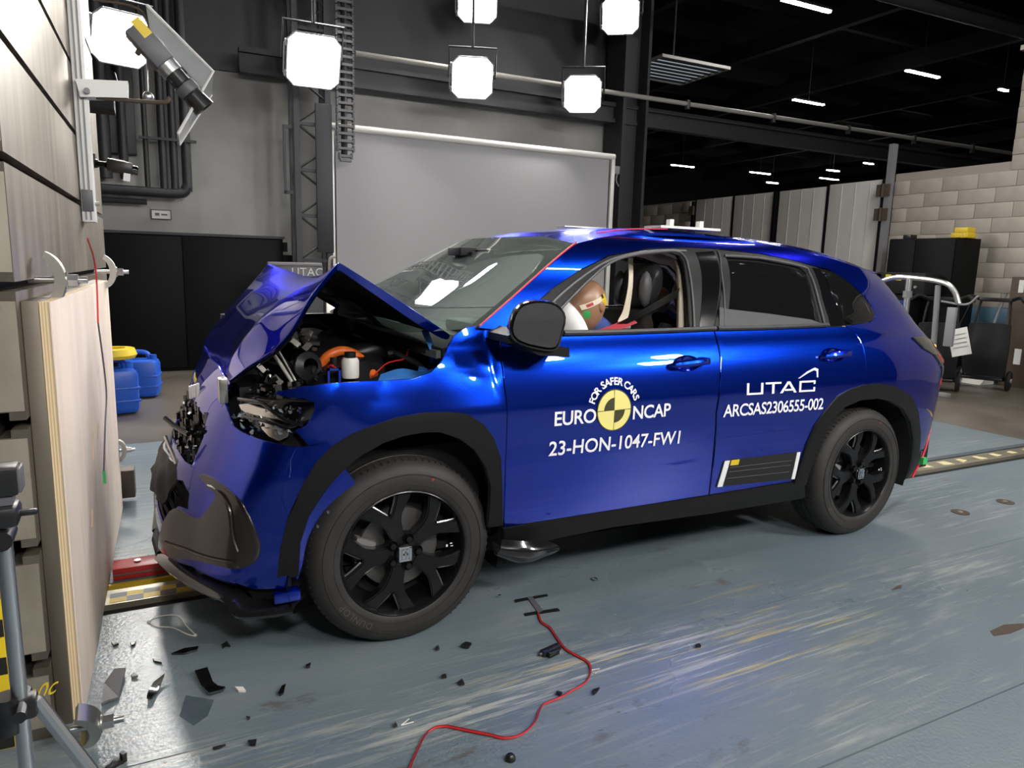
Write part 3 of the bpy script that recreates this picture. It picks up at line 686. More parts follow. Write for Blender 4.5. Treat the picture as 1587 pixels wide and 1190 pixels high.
for i in range(16): emit('brace', MB(H).tube([(-.4+i*.52,6.62,5.92),(.12+i*.52,6.92,5.92)], .015, 6), 'dark_steel', truss)
for x in (.2,7.2): emit('hanger', MB(H).cyl((x,6.75,5.9),(x,6.75,7.76),.02,8), 'dark_steel', truss)
tr2 = thing('lamp_truss', hw(2,-5.2,6.2), 'dark lighting truss behind the camera that the near flood lamps hang under', 'truss', rz=AH)
for y in (-5.45,-5.1): emit('chord', hbox((-2,y,6.2),(6,y+.3,6.25)), 'dark_steel', tr2)
for x in (-1.6,5.6): emit('hanger', MB(H).cyl((x,-5.2,6.2),(x,-5.2,7.76),.02,8), 'dark_steel', tr2)
# the same bank on the camera's side of the runway, above and behind the photographer
NB = [(-.5,-4.7,4.0),(1.8,-4.7,3.9),(4.5,-4.8,5.3),(5.75,-4.8,3.55),(6.5,-4.8,4.7)]
for i, pnt in enumerate(NB):
    flood(pnt, (1.0,.9,.5), ['near flood lamp behind the camera, toward the barrier','near flood lamp behind the camera, second from the barrier','near flood lamp behind the camera, third from the barrier','near flood lamp behind the camera, farthest from the barrier','near flood lamp behind the camera, highest of the bank'][i], size=(.50,.48), lens='lamp_lens_near', up_to=6.2)
# ================================================================ crash barrier
ZS = [.0,.235,.575,.935,1.305,1.635,1.955,2.275,2.6,2.95]
HB = H @ Matrix.Translation((-.9,1.95,0)) @ Matrix.Rotation(-.018, 4, 'Z') @ Matrix.Translation((.9,-1.95,0))
def bbox_(a, b, bev=0): return MB(HB).box(a, b, bev=bev)
barrier = thing('crash_barrier', (-1.6,1.5,0), 'massive wall of stacked grey steel blocks with horizontal T slots at the left edge', 'barrier', frame=HB)
for i in range(len(ZS)-1):
    a = ZS[i]+(.013 if i else 0); b_ = ZS[i+1]-.013
    X0, X1, XM, XN = -2.4, -.962, -1.0, -1.03
    poly = [(X0,a+.0),(XN,a),(XN,a+.022),(XM,a+.022),(XM,a),(X1,a),(X1,b_),(XM,b_),(XM,b_-.022),(XN,b_-.022),(XN,b_),(X0,b_)]
    if i == 0: poly = [(X0,0),(X1,0),(X1,b_),(XM,b_),(XM,b_-.022),(XN,b_-.022),(XN,b_),(X0,b_)]
    o = emit('steel_block', MB(HB).prism(poly, lambda x, z: (x,-.05,z), lambda x, z: (x,3.0,z)), 'block_steel', barrier)
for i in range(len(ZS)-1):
    emit('end_face', bbox_((-2.3,-.0525,ZS[i]+.016),(-1.032,-.05,ZS[i+1]-.016)).box((-1.032,-.0525,ZS[i]+.038),(-.964,-.05,ZS[i+1]-.038)), 'block_steel_cut_lit', barrier)
emit('core', bbox_((-2.38,-.02,.02),(-1.03,2.97,2.94)), 'slot_black', barrier)
emit('cut_plate', bbox_((-1.16,-.056,1.71),(-1.005,-.05,1.90), .002).box((-1.2,-.056,1.38),(-1.03,-.05,1.59)), 'block_steel', barrier)
# hazard strip on the near end
HZ = [(-1.081,-0.058,0.62),(-1.052,-0.058,0.615),(-1.061,-0.058,-0.065),(-1.114,-0.058,-0.048)]
hz = emit('hazard_strip', MB(HB).box((HZ[0][0]-.06,-.058,.0),(HZ[1][0]-.005,-.05,HZ[0][2])), 'hazard_yellow', barrier)
zt = HZ[0][2]; n = 11
for i in range(0,n): 
    if i % 2 == 0: emit('black_band', MB(HB).box((HZ[0][0]-.06,-.060,zt*(i+.05)/n),(HZ[1][0]-.005,-.058,zt*(i+.95)/n)), 'hazard_black', hz)
emit('chalk_mark', text_mesh(MB(HB), '30c', .075, lambda u, v, w: (-1.035+u*.8+v*.35, -.053, .105+v+u*.35)), 'hazard_yellow', barrier, 'yellow chalk writing')
# spacer plate and plywood board clamped to the barrier
emit('spacer_plate', bbox_((-.961,.0,.0),(-.921,2.04,1.265), .002), 'block_steel', None, 'brown steel spacer sheet between the steel blocks and the plywood board', 'plate')
board = thing('plywood_board', (-.915,1.0,0), 'pale plywood facing board clamped upright to the steel barrier', 'board', frame=HB)
for i in range(6):
    x = -.9205+i*.0036
    emit('ply', bbox_((x,.012,.004),(x+.0034,2.05,1.262)), ('ply_pale','ply_dark')[i % 2], board)
emit('face_sheet', bbox_((-.8985,.012,.004),(-.893,2.05,1.262), .001), 'plywood_face', board)
for y, z, ln in ((.75,.62,.10),(.95,.66,.06),(.55,.42,.05),(1.2,.5,.05)):
    emit('gouge', MB(HB).tube([(-.8925,y,z),(-.892,y+.05,z+ln)], [.004,.002], 6), 'ply_dark', board)
def clamp(loc, lab, flip=1, s=1.0, rx=0):
    t = thing('clamp', loc, lab, 'clamp', 'clamps holding the plywood board', frame=HB); F = WM[t.name] @ Matrix.Rotation(rx, 4, 'X') @ Matrix.Diagonal((.62*s,.85*s,.85*s,1))
    out = []; inn = []
    for i in range(13):
        a = -1.25+i*2.5/12
        out.append((.015+.115*cos(a)-.03, .105*sin(a)*flip)); inn.append((.015+.068*cos(a)-.03, .080*sin(a)*flip))
    P = out+inn[::-1]
    emit('jaw', MB(F).prism(P, lambda x, z: (x,-.030,z), lambda x, z: (x,.030,z)), 'zinc', t)
    emit('bolt', MB(F).cyl((-.06,0,0),(.19,0,0),.012,12), 'aluminium', t)
    emit('washer', MB(F).cyl((.098,0,0),(.105,0,0),.030,18), 'zinc', t)
    emit('nut', MB(F).cyl((.105,0,0),(.150,0,0),.024,6), 'aluminium', t)
    return t
clamp((-.942,.27,1.315), 'big zinc clamp on the near upper edge of the plywood board')
clamp((-.905,1.95,1.31), 'smaller looking clamp on the far upper corner of the board')
c3 = clamp((-.893,-.155,.075), 'clamp at the near foot of the board on the floor', s=1.0, rx=.5)
clamp((-.90,2.06,.33), 'clamp on the far edge of the board, half hidden behind it', s=.72)
emit('stop_block', bbox_((-.93,2.10,.04),(-.83,2.22,.20), .004), 'brown_wood', None, 'brown block at the far foot of the board', 'block')
# vertical camera rail on the barrier
rail = thing('camera_rail', (-.93,1.8,1.55), 'white upright aluminium rail bolted to the steel barrier', 'rail', frame=HB)
emit('profile', bbox_((-.960,1.73,1.55),(-.905,1.84,3.4), .004), 'white_frame', rail)
emit('groove', bbox_((-.945,1.726,1.56),(-.938,1.73,3.4)).box((-.925,1.726,1.56),(-.918,1.73,3.4)), 'mid_grey', rail)
emit('dark_plate', bbox_((-.955,1.722,1.60),(-.908,1.728,1.70), .001), 'grey_plastic', rail)
emit('bolt', MB(HB).cyl((-.905,1.79,1.64),(-.885,1.79,1.64),.012,8), 'zinc', rail)
AR = [(-0.945,1.7,2.195),(-0.729,1.7,2.212),(-0.733,1.7,2.136),(-0.93,1.7,2.118),(-0.551,1.7,2.164),(-0.595,1.7,2.135),(-0.867,1.7,2.125)]
arm = thing('bracket_arm', (-.88,1.70,AR[0][2]), 'white bracket plate reaching out from the rail under the barrier lamp', 'bracket', frame=HB)
emit('plate', MB(HB).prism([(AR[i][0],AR[i][2]) for i in (0,1,2,3)], lambda x, z: (x,1.70,z), lambda x, z: (x,1.78,z)), 'white_frame', arm)
emit('bolt', MB(HB).cyl((AR[0][0]+.045,1.68,AR[0][2]-.05),(AR[0][0]+.045,1.70,AR[0][2]-.05),.013,12), 'mid_grey', arm)
emit('rod', MB(HB).tube(smoothline([(AR[6][0],1.72,AR[6][2]),(AR[5][0],1.72,AR[5][2]),(AR[4][0],1.72,AR[4][2])]), .010, 8), 'brown_wood', arm)
# lamp, high-speed camera and perspex guard on the barrier
LP_ = [(-0.764,2.2,2.524),(-0.807,2.2,2.243),(-0.63,2.2,2.706),(-0.317,2.2,2.417),(-0.351,2.2,2.242),(-0.51,2.2,2.066)]
jb = thing('cable_bracket', hw(LP_[1][0]-.1,2.2,LP_[1][2]-.1), 'dark bracket with cords and a bulb pendant under the barrier camera', 'bracket', rz=AH)
emit('bracket', MB(H).tube([(LP_[0][0]-.05,2.34,LP_[0][2]-.15),(LP_[0][0]-.02,2.3,LP_[0][2]-.27),(LP_[0][0]-.22,2.3,LP_[0][2]-.27)], .014, 8).box((LP_[0][0]-.26,2.2,LP_[0][2]-.36),(LP_[0][0]-.05,2.4,LP_[0][2]-.28)), 'black_steel', jb)
emit('orange_lead', MB(H).tube(smoothline([(LP_[0][0]-.12,2.3,LP_[0][2]+.2),(LP_[0][0]+.06,2.3,LP_[0][2]+.20),(LP_[0][0]+.13,2.3,LP_[0][2]+.14),(LP_[0][0]+.14,2.3,LP_[0][2]-.05)]), .006, 6), 'brown_wood', jb)
emit('pendant', MB(H).tube([(LP_[0][0]+.12,2.2,LP_[0][2]-.05),(LP_[0][0]+.115,2.2,LP_[0][2]-.26)], .006, 6).ball((LP_[0][0]+.115,2.2,LP_[0][2]-.28),.03), 'aluminium', jb)
emit('stay', MB(H).tube([(LP_[0][0]-.28,2.2,LP_[0][2]-.0),(LP_[0][0]-.17,2.2,LP_[0][2]-.18)], .014, 8), 'mid_grey', jb)
C0 = Vector((-0.569,2.2,2.439))
hs = thing('high_speed_camera', C0, 'black high speed camera with long lens pointing down from the barrier lamp', 'camera', frame=H)
Fc = H @ Matrix.Translation(C0) @ Matrix.Rotation(math.radians(48), 4, 'Y')
emit('body', MB(Fc).box((-.20,-.06,-.055),(.02,.06,.055), bev=.01), 'grey_plastic', hs)
emit('yellow_tag', MB(Fc).box((-.215,-.062,.0),(-.12,-.06,.05)), 'yellow_plastic', hs)
emit('lens_mount', MB(Fc).cyl((.02,0,0),(.075,0,0),.058,20), 'aluminium', hs)
emit('lens', MB(Fc).lathe([(.0,.07),(.05,.07),(.05,.14),(.058,.145),(.058,.20),(.052,.21),(.062,.30),(.05,.30),(.045,.22),(0,.215)], (0,0,0),(1,0,0),24), 'black_plastic', hs)
emit('focus_ring', MB(Fc).lathe([(.0595,.15),(.061,.155),(.061,.195),(.0595,.20)], (0,0,0),(1,0,0),24), 'grey_plastic', hs)
emit('clamp_arm', MB(H).tube([C0+Vector((-.12,0,.02)),Vector(LP_[0])+Vector((.10,.02,-.02))], .016, 8), 'zinc', hs)
MATS['perspex'] = glass('perspex', (.82,.85,.86), 2.5)
_n, _l = MATS['perspex'].node_tree.nodes, MATS['perspex'].node_tree.links; _df = _n.new('ShaderNodeBsdfDiffuse'); _df.inputs[0].default_value = (.8,.82,.85,1); _tl = _n.new('ShaderNodeBsdfTranslucent'); _tl.inputs[0].default_value = (.8,.82,.85,1)
_m1 = _n.new('ShaderNodeMixShader'); _m2 = _n.new('ShaderNodeMixShader'); _m2.inputs[0].default_value = .30; _old = _n['Material Output'].inputs[0].links[0].from_socket
_l.new(_df.outputs[0], _m1.inputs[1]); _l.new(_tl.outputs[0], _m1.inputs[2]); _l.new(_old, _m2.inputs[1]); _l.new(_m1.outputs[0], _m2.inputs[2]); _l.new(_m2.outputs[0], _n['Material Output'].inputs[0])
gd = thing('perspex_guard', LP_[3], 'bent sheet of clear perspex guarding the high speed camera', 'guard', frame=H)
g0, g1, g2, g3 = [Vector(LP_[i]) for i in (2,3,4,5)]
emit('upper_sheet', MB(H).add([g0+Vector((0,-.02,0)),g0+Vector((.02,.42,-.02)),g1+Vector((.02,.42,-.04)),g1+Vector((0,-.02,0))]+[v+Vector((-.006,0,-.006)) for v in (g0+Vector((0,-.02,0)),g0+Vector((.02,.42,-.02)),g1+Vector((.02,.42,-.04)),g1+Vector((0,-.02,0)))], [(0,1,2,3),(7,6,5,4),(0,4,5,1),(1,5,6,2),(2,6,7,3),(3,7,4,0)]), 'perspex', gd)
emit('lower_sheet', MB(H).add([g1+Vector((0,-.02,0)),g1+Vector((.02,.42,-.04)),g3+Vector((.02,.42,.0)),g3+Vector((0,-.02,0))]+[v+Vector((-.006,0,.006)) for v in (g1+Vector((0,-.02,0)),g1+Vector((.02,.42,-.04)),g3+Vector((.02,.42,.0)),g3+Vector((0,-.02,0)))], [(0,1,2,3),(7,6,5,4),(0,4,5,1),(1,5,6,2),(2,6,7,3),(3,7,4,0)]), 'perspex', gd)
emit('edge', MB(H).tube([g0+Vector((0,-.02,0)),g1+Vector((0,-.02,0)),g3+Vector((0,-.02,0))], .009, 6), 'white_frame', gd)
emit('edge', MB(H).tube([g0+Vector((0,-.02,0)),g0+Vector((.02,.42,-.02)),g1+Vector((.02,.42,-.04)),g3+Vector((.02,.42,0)),g3+Vector((0,-.02,0))], .006, 6), 'white_frame', gd)
C1 = Vector((-0.841,2.55,1.904))
sc_ = thing('small_camera', C1, 'small black camera on a ball mount low on the barrier, below the bracket', 'camera', frame=H)
Fs = H @ Matrix.Translation(C1) @ Matrix.Rotation(math.radians(8), 4, 'Y')
emit('body', MB(Fs).box((-.04,-.05,-.03),(.09,.05,.035), bev=.008), 'black_plastic', sc_)
emit('lens', MB(Fs).cyl((.09,0,0),(.12,0,0),.026,16), 'black_gloss', sc_)
emit('top_plate', MB(Fs).box((-.02,-.03,.035),(.05,.03,.042)), 'white_plastic', sc_)
emit('dangling_tag', MB(Fs).box((.05,-.052,-.075),(.085,-.05,-.03)), 'white_paper', sc_)
emit('mount', MB(Fs).tube([(-.04,0,0),(-.10,.05,.0)], .018, 8).ball((-.10,.05,0),.026).box((-.125,.02,-.04),(-.105,.10,.05)), 'black_plastic', sc_)
# wire taped down the board
WR = [(-0.886,0.844,1.453),(-0.886,1.101,1.375),(-0.886,1.15,1.274),(-0.886,1.069,1.118),(-0.886,1.212,0.938),(-0.886,1.273,0.785),(-0.886,1.059,0.684),(-0.886,0.821,0.553)]
wire = thing('sensor_wire', WR[3], 'thin red and black sensor wire hanging down the plywood board', 'wire', frame=H)
emit('red_lead', MB(H).tube(smoothline(WR[:4]), .0035, 6), 'red_plastic', wire)
emit('dark_lead', MB(H).tube(smoothline(WR[3:]), .0035, 6), 'grey_plastic', wire)
e = Vector(WR[-1])
emit('tip', MB(H).box(e-Vector((.005,.006,.05)), e+Vector((.005,.006,0))), 'green_plastic', wire)
# tripod and camera at the left edge
TP = [(-0.906,-1.15,1.037),(-0.932,-1.15,0.663),(-0.922,-1.15,0.748),(-0.899,-1.15,0.745),(-0.85,-1.15,0.635),(-0.902,-1.15,1.088),(-0.906,-1.15,1.037)]
tp = thing('tripod', (TP[1][0],TP[1][1],0), 'grey tripod with black joint at the lower left edge', 'tripod')
a = Vector(TP[0]); b_ = Vector(TP[1]); dn = (b_-a)*1.6
emit('column', MB().tube([a+Vector((0,0,-.01)), (a.x+.004,a.y,.02)], .0100, 14), 'aluminium', tp)
j = Vector(TP[2])
emit('joint', MB().cyl(j+Vector((0,0,-.03)), j+Vector((.002,0,.025)), .017,14).box(j+Vector((.0,-.015,-.012)), j+Vector((.038,.015,.02)), bev=.006).cyl(j+Vector((.02,-.04,.01)),j+Vector((.02,.03,.01)),.009,10), 'black_plastic', tp)
emit('leg', MB().tube([j+Vector((.035,0,.01)), j+Vector((.035,0,.01))+(Vector(TP[4])-Vector(TP[3]))*1.9], .010, 10), 'aluminium', tp)
emit('leg', MB().tube([j+Vector((-.02,0,.0)), (j.x-.30,j.y+.1,.01)], .010, 10), 'aluminium', tp)
emit('head', MB().box(a+Vector((-.03,-.025,-.012)), a+Vector((.022,.025,.018)), bev=.008).cyl(a+Vector((0,-.025,-.028)),a+Vector((0,.025,-.028)),.014,12).box(a+Vector((.015,-.006,-.002)),a+Vector((.042,.006,.006)), bev=.003), 'black_plastic', tp)
cc = Vector(TP[5])
vc = thing('video_camera', cc-Vector((0,0,.03)), 'black video camera on the tripod, cut by the left edge', 'camera')
emit('body', MB().box(cc+Vector((-.09,-.02,-.019)), cc+Vector((.020,.02,.021)), bev=.004), 'black_plastic', vc)
emit('lens_hood', MB().box(cc+Vector((.019,-.018,-.016)), cc+Vector((.024,.018,.018)), bev=.002), 'grey_plastic', vc)
emit('foot', MB().box(cc+Vector((-.03,-.015,-.032)), cc+Vector((.012,.015,-.019))), 'grey_plastic', vc)
# ================================================================ the crashed car
m = mat('blue_paint', (.004,.03,.6), .255, .92, coat=1, coat_r=.02)
n, l, b = nodes(m); b.inputs['Specular Tint'].default_value = (.08,.12,.6,1); b.inputs['Coat IOR'].default_value = 1.6
fl_ = n.new('ShaderNodeTexNoise'); fl_.inputs['Scale'].default_value = 900; tc = n.new('ShaderNodeTexCoord')
cr = n.new('ShaderNodeValToRGB'); cr.color_ramp.elements[0].color = (.0013,.020,.37,1); cr.color_ramp.elements[1].color = (.0036,.046,.58,1)
l.new(tc.outputs['Object'], fl_.inputs['Vector']); l.new(fl_.outputs['Fac'], cr.inputs[0]); l.new(cr.outputs[0], b.inputs['Base Color'])
mat('blue_inner', (.012,.05,.42), .45, .4)
mat('blue_light', (.05,.22,.62), .45)
mat('trim_black', (.007,.007,.0075), .5, spec=.25)
mat('trim_gloss', (.008,.008,.009), .15, coat=1)
mat('pillar_gloss', (.005,.005,.006), .12, spec=.22)
mat('trim_surround', (.018,.013,.011), .24, coat=.6)
mat('seal_grey', (.10,.10,.105), .45)
mat('moulding', (.07,.07,.075), .35, .5)
mat('cavity', (.004,.004,.004), .9)
mat('liner', (.010,.010,.011), .75)
m = mat('rubber', (.035,.031,.028), .62); grain(m, 9, (.018,.0165,.0155), (.030,.027,.025))
mat('sipe', (.010,.009,.009), .8)
mat('rim_black', (.012,.012,.013), .28, .4)
mat('rim_cut', (.22,.22,.22), .3, .8)
mat('brake', (.16,.155,.15), .45, .7)
mat('caliper', (.34,.33,.32), .45, .6)
mat('leather', (.022,.022,.024), .42)
mat('stitch', (.60,.58,.52), .6)
mat('headliner', (.72,.62,.50), .85)
mat('pillar_beige', (.55,.48,.38), .7)
mat('dash', (.16,.19,.175), .6)
mat('belt_cream', (.78,.70,.55), .7)
mat('airbag', (.85,.85,.84), .8)
mat('orange_hose', (.80,.16,.02), .4)
mat('engine_black', (.012,.012,.013), .38)
mat('crumple', (.55,.53,.50), .25, .9)
mat('decal_white', (.85,.85,.85), .5)
mat('decal_yellow', (.85,.76,.25), .5)
mat('decal_black', (.05,.045,.015), .5)
mat('red_tape', (.62,.03,.05), .45)
mat('lamp_red', (.45,.008,.012), .12, coat=1)
mat('lamp_amber', (.9,.35,.05), .2, emit=(1,.35,.05), es=1.5)
MATS['screen_glass'] = glass('screen_glass', (.62,.74,.69), 2.6)
_n, _l = MATS['screen_glass'].node_tree.nodes, MATS['screen_glass'].node_tree.links; _df = _n.new('ShaderNodeBsdfDiffuse'); _df.inputs[0].default_value = (.70,.80,.76,1)
_m2 = _n.new('ShaderNodeMixShader'); _m2.inputs[0].default_value = .13; _old = _n['Material Output'].inputs[0].links[0].from_socket  # pale diffuse share paints reflected brightness and haze into the windscreen
_l.new(_old, _m2.inputs[1]); _l.new(_df.outputs[0], _m2.inputs[2]); _l.new(_m2.outputs[0], _n['Material Output'].inputs[0])
MATS['dark_glass'] = glass('dark_glass', (.22,.23,.25), 1.2)
_n, _l = MATS['dark_glass'].node_tree.nodes, MATS['dark_glass'].node_tree.links; _df = _n.new('ShaderNodeBsdfDiffuse'); _df.inputs[0].default_value = (.5,.5,.5,1)
_m2 = _n.new('ShaderNodeMixShader'); _m2.inputs[0].default_value = .012; _old = _n['Material Output'].inputs[0].links[0].from_socket  # trace of grey diffuse stands in for reflections on the tinted glass
_l.new(_old, _m2.inputs[1]); _l.new(_df.outputs[0], _m2.inputs[2]); _l.new(_m2.outputs[0], _n['Material Output'].inputs[0])
MATS['mirror_glass'] = mat('mirror_glass', (.42,.43,.45), .05, .9)
mat('film', (.055,.055,.06), .6)
car = thing('crashed_car', (1.4,.92,0), 'blue five-door SUV with a crumpled front standing just off the barrier', 'car')
def part(name, mb, m, parent=None, label=None, kind=None, ang=35): return emit(name, mb, m, parent or car, label, kind=kind, ang=ang)
def mirror(o, parent=None):
    """copy of a part on the other flank"""
    p = parent or o.parent; c = o.copy(); COL.objects.link(c); c.parent = p
    K = Matrix.Translation((0,1.84,0)) @ Matrix.Diagonal((1,-1,1,1))
    c.matrix_basis = WM[p.name].inverted() @ K @ WM[o.name]; WM[c.name] = K @ WM[o.name]
    for ch in o.children:
        d = ch.copy(); COL.objects.link(d); d.parent = c; d.matrix_basis = ch.matrix_basis.copy()
    return c
def dent(x, z):
    w = max(0, min(1, (.42-x)/.5))*max(0, min(1, (z-.80)/.12))
    fold = .026*math.exp(-((x-.40)/.14)**2)*max(0, min(1, (z-.88)/.12))
    w *= max(0, min(1, (.20-x)/.15))
    return w*(.008*sin(11*x+7*z)+.006*(2*abs(2*((3.1*x-2.2*z+.1)%1)-1)-1))+fold*max(0, min(1, (.50-x)/.05))
fender = lambda x, z: (x, ys(x, z)+dent(x, z), z)
# --- flank panels
WLINE = [(0.504,1.149),(0.547,1.17),(0.645,1.229),(0.784,1.312),(0.936,1.384),(1.121,1.448),(1.35,1.483),(1.605,1.501),(1.851,1.5),(2.092,1.486),(2.291,1.459),(2.445,1.427),(2.531,1.418),(2.627,1.37),(2.719,1.3),(2.775,1.227),(2.776,1.17),(2.713,1.148),(2.501,1.133)]
DREAR = [(2.501,1.133),(2.553,1.091),(2.569,1.037),(2.569,0.957),(2.566,0.819)]
FEND = [(-0.335,0.956),(-0.321,0.966),(-0.245,0.984),(-0.144,0.995),(-0.059,0.994),(0.03,0.992),(0.123,0.994),(0.198,1.013),(0.244,1.048),(0.283,1.095),(0.325,1.136),(0.377,1.161),(0.423,1.167),(0.504,1.147),(0.482,1.039),(0.483,0.945),(0.49,0.849),(0.489,0.648),(0.502,0.397),(0.463,0.426),(0.458,0.547),(0.428,0.655),(0.38,0.735),(0.326,0.801),(0.257,0.836),(0.156,0.842),(0.053,0.832),(-0.046,0.804),(-0.107,0.77),(-0.156,0.762),(-0.18,0.794),(-0.237,0.784),(-0.279,0.837),(-0.244,0.855),(-0.216,0.902),(-0.217,0.929),(-0.248,0.942),(-0.297,0.945)]
p_ = part('front_fender', skin(MB(), FEND, fender, h=.025, gap=.002), 'blue_paint'); mirror(p_)
hole_f = [((1.381,0.999)[0]-.005+.075*cos(a*pi/10), (1.381,0.999)[1]-.003+.034*sin(a*pi/10)) for a in range(20)]
hole_r = [((2.326,1.001)[0]-.005+.085*cos(a*pi/10), (2.326,1.001)[1]-.003+.034*sin(a*pi/10)) for a in range(20)]
def bowl(H_, parent):
    c = Vector((sum(p[0] for p in H_)/20, sum(p[1] for p in H_)/20)); mb = MB(); vs = []; fs = []
    for k, (s, d) in enumerate(((1.0,.0),(.85,.016),(.5,.028),(.0,.032))):
        for p in H_: x, z = c.x+(p[0]-c.x)*s, c.y+(p[1]-c.y)*s; vs.append((x, ys(x, z)+d, z))
    for k in range(3): fs += [(k*20+i, k*20+(i+1) % 20, k*20+20+(i+1) % 20, k*20+20+i) for i in range(20)]
    return part('handle_recess', mb.add(vs, fs), 'blue_paint', parent)
def handle(H_, parent, L=.105):
    cx = sum(p[0] for p in H_)/20+.006; cz = sum(p[1] for p in H_)/20+.006; yy = ys(cx, cz)
    P = [(cx-L,yy-.004,cz-.012),(cx-L*.8,yy-.028,cz-.006),(cx,yy-.036,cz),(cx+L*.7,yy-.030,cz+.004),(cx+L,yy-.002,cz+.004)]
    mb = MB(); mb.tube(smoothline(P, 5), [.006+.011*sin(pi*min(1,max(.12,(i+1)/22))) for i in range(21)], 10)
    mb.box((cx+L*.55,yy-.036,cz-.012),(cx+L*.95,yy+.01,cz+.018), bev=.006)
    part('door_handle', mb, 'blue_paint', parent)
FD = [(0.503,1.144),(0.554,1.131),(0.772,1.127),(1.588,1.128),(1.545,0.769),(1.573,0.371),(0.504,0.383),(0.489,0.648),(0.49,0.849),(0.483,0.945),(0.482,1.039)]
fd = part('front_door', skin(MB(), FD, side(), h=.035, gap=.003, holes=[hole_f]), 'blue_paint')
bowl(hole_f, fd); handle(hole_f, fd)
RD = [(1.594,1.128),(2.433,1.132),(2.5,1.131),(2.553,1.091),(2.569,1.037),(2.569,0.957),(2.568,0.806),(2.459,0.792),(2.367,0.755),(2.298,0.701),(2.251,0.622),(2.222,0.516),(2.209,0.415),(2.211,0.365),(1.579,0.371),(1.551,0.768)]
rd = part('rear_door', skin(MB(), RD, side(), h=.035, gap=.003, holes=[hole_r]), 'blue_paint')
bowl(hole_r, rd); handle(hole_r, rd, .10)
BS = [(0.414,1.16),(0.532,1.237),(0.705,1.349),(0.87,1.443),(0.986,1.495),(1.164,1.53),(1.4,1.559),(1.638,1.571),(1.892,1.568),(2.216,1.551),(2.449,1.514),(2.699,1.466)]
BS = [p for p in BS]+[(3.02,1.405),(3.12,1.385),(3.20,1.26),(3.36,1.06),(3.52,.94),(3.6,.85),(3.61,.60),(3.58,.44),(3.45,.36),(3.25,.33)]
BS += [(3.226,0.433),(3.135,0.581),(3.032,0.678),(2.909,0.75),(2.813,0.786),(2.69,0.808),(2.566,0.816)]+DREAR[::-1][1:]+WLINE[::-1][1:]
q_ = part('body_side', skin(MB(), BS, side(), h=.035, gap=.0015), 'blue_paint'); mirror(q_)
i_ = part('side_lining', skin(MB(), BS, side(.035), h=.06, thick=.004, lip=0, gap=.004), 'pillar_beige'); mirror(i_)
part('door_cavity', skin(MB(), [(0.516,1.139),(2.472,1.127),(2.55,0.99),(2.554,0.826),(2.205,0.653),(2.229,0.37),(0.515,0.387)], side(.06), h=.08, thick=.02, lip=0), 'cavity')
# fuel flap
ff = rounded([(2.673,1.059),(2.764,1.076),(2.914,1.074),(2.913,1.008),(2.897,0.925),(2.717,0.928),(2.667,0.966)], 2)
part('fuel_flap', skin(MB(), ff, side(-.0025), h=.03, thick=.004, lip=.0025), 'blue_paint')
# cladding
AF = [(-0.35,0.326),(-0.336,0.435),(-0.309,0.55),(-0.258,0.66),(-0.215,0.73),(-0.158,0.785),(-0.11,0.815),(-0.049,0.838),(0.05,0.866),(0.152,0.875),(0.252,0.871),(0.322,0.859),(0.388,0.815),(0.429,0.761),(0.462,0.678),(0.48,0.537),(0.493,0.398),(0.429,0.4),(0.43,0.478),(0.429,0.568),(0.401,0.651),(0.356,0.719),(0.29,0.771),(0.212,0.802),(0.151,0.806),(0.077,0.8),(0.006,0.782),(-0.063,0.749),(-0.09,0.731),(-0.112,0.715),(-0.155,0.674),(-0.203,0.617),(-0.245,0.543),(-0.272,0.451),(-0.277,0.323)]
w_ = part('arch_cladding', skin(MB(), AF, side(-.014), h=.03, thick=.05, lip=.006), 'trim_black'); mirror(w_)
AR_ = [(2.137,0.35),(2.147,0.449),(2.169,0.559),(2.205,0.652),(2.265,0.726),(2.346,0.792),(2.433,0.822),(2.541,0.839),(2.667,0.84),(2.787,0.821),(2.893,0.786),(2.999,0.738),(3.094,0.649),(3.177,0.525),(3.238,0.402),(3.234,0.338),(3.181,0.248),(3.15,0.364),(3.097,0.494),(3.018,0.605),(2.902,0.689),(2.774,0.739),(2.665,0.761),(2.523,0.762),(2.408,0.735),(2.326,0.678),(2.283,0.608),(2.246,0.513),(2.231,0.405),(2.226,0.338)]
w_ = part('arch_cladding', skin(MB(), AR_, side(-.014), h=.03, thick=.05, lip=.006), 'trim_black'); mirror(w_)
SL = [(0.504,0.38),(0.994,0.374),(1.579,0.366),(2.213,0.361),(2.266,0.255),(1.607,0.27),(1.044,0.295),(0.721,0.29),(0.574,0.275),(0.523,0.299)]
w_ = part('sill_cladding', skin(MB(), SL, side(-.008), h=.04, thick=.06, lip=.008), 'trim_black'); mirror(w_)
part('broken_sill_end', loft(MB(), [[(.47,-.01,.36),(.56,-.03,.345),(.66,-.01,.33)],[(.45,-.035,.33),(.58,-.055,.30),(.72,-.03,.29)],[(.44,-.01,.31),(.55,-.03,.265),(.66,.0,.262)],[(.46,.05,.33),(.55,.05,.28),(.66,.06,.28)]], 14, 12, .008), 'trim_gloss', None, 'shiny broken end of the sill cladding')
VL = [(3.217,0.232),(3.197,0.349),(3.291,0.369),(4.152,0.174)]+[(3.30,.385),(3.45,.39),(3.58,.46),(3.57,.36),(3.40,.24),(3.15,.20)]
w_ = part('rear_valance', skin(MB(), VL, side(-.004), h=.04, thick=.03, lip=.006), 'trim_black'); mirror(w_)
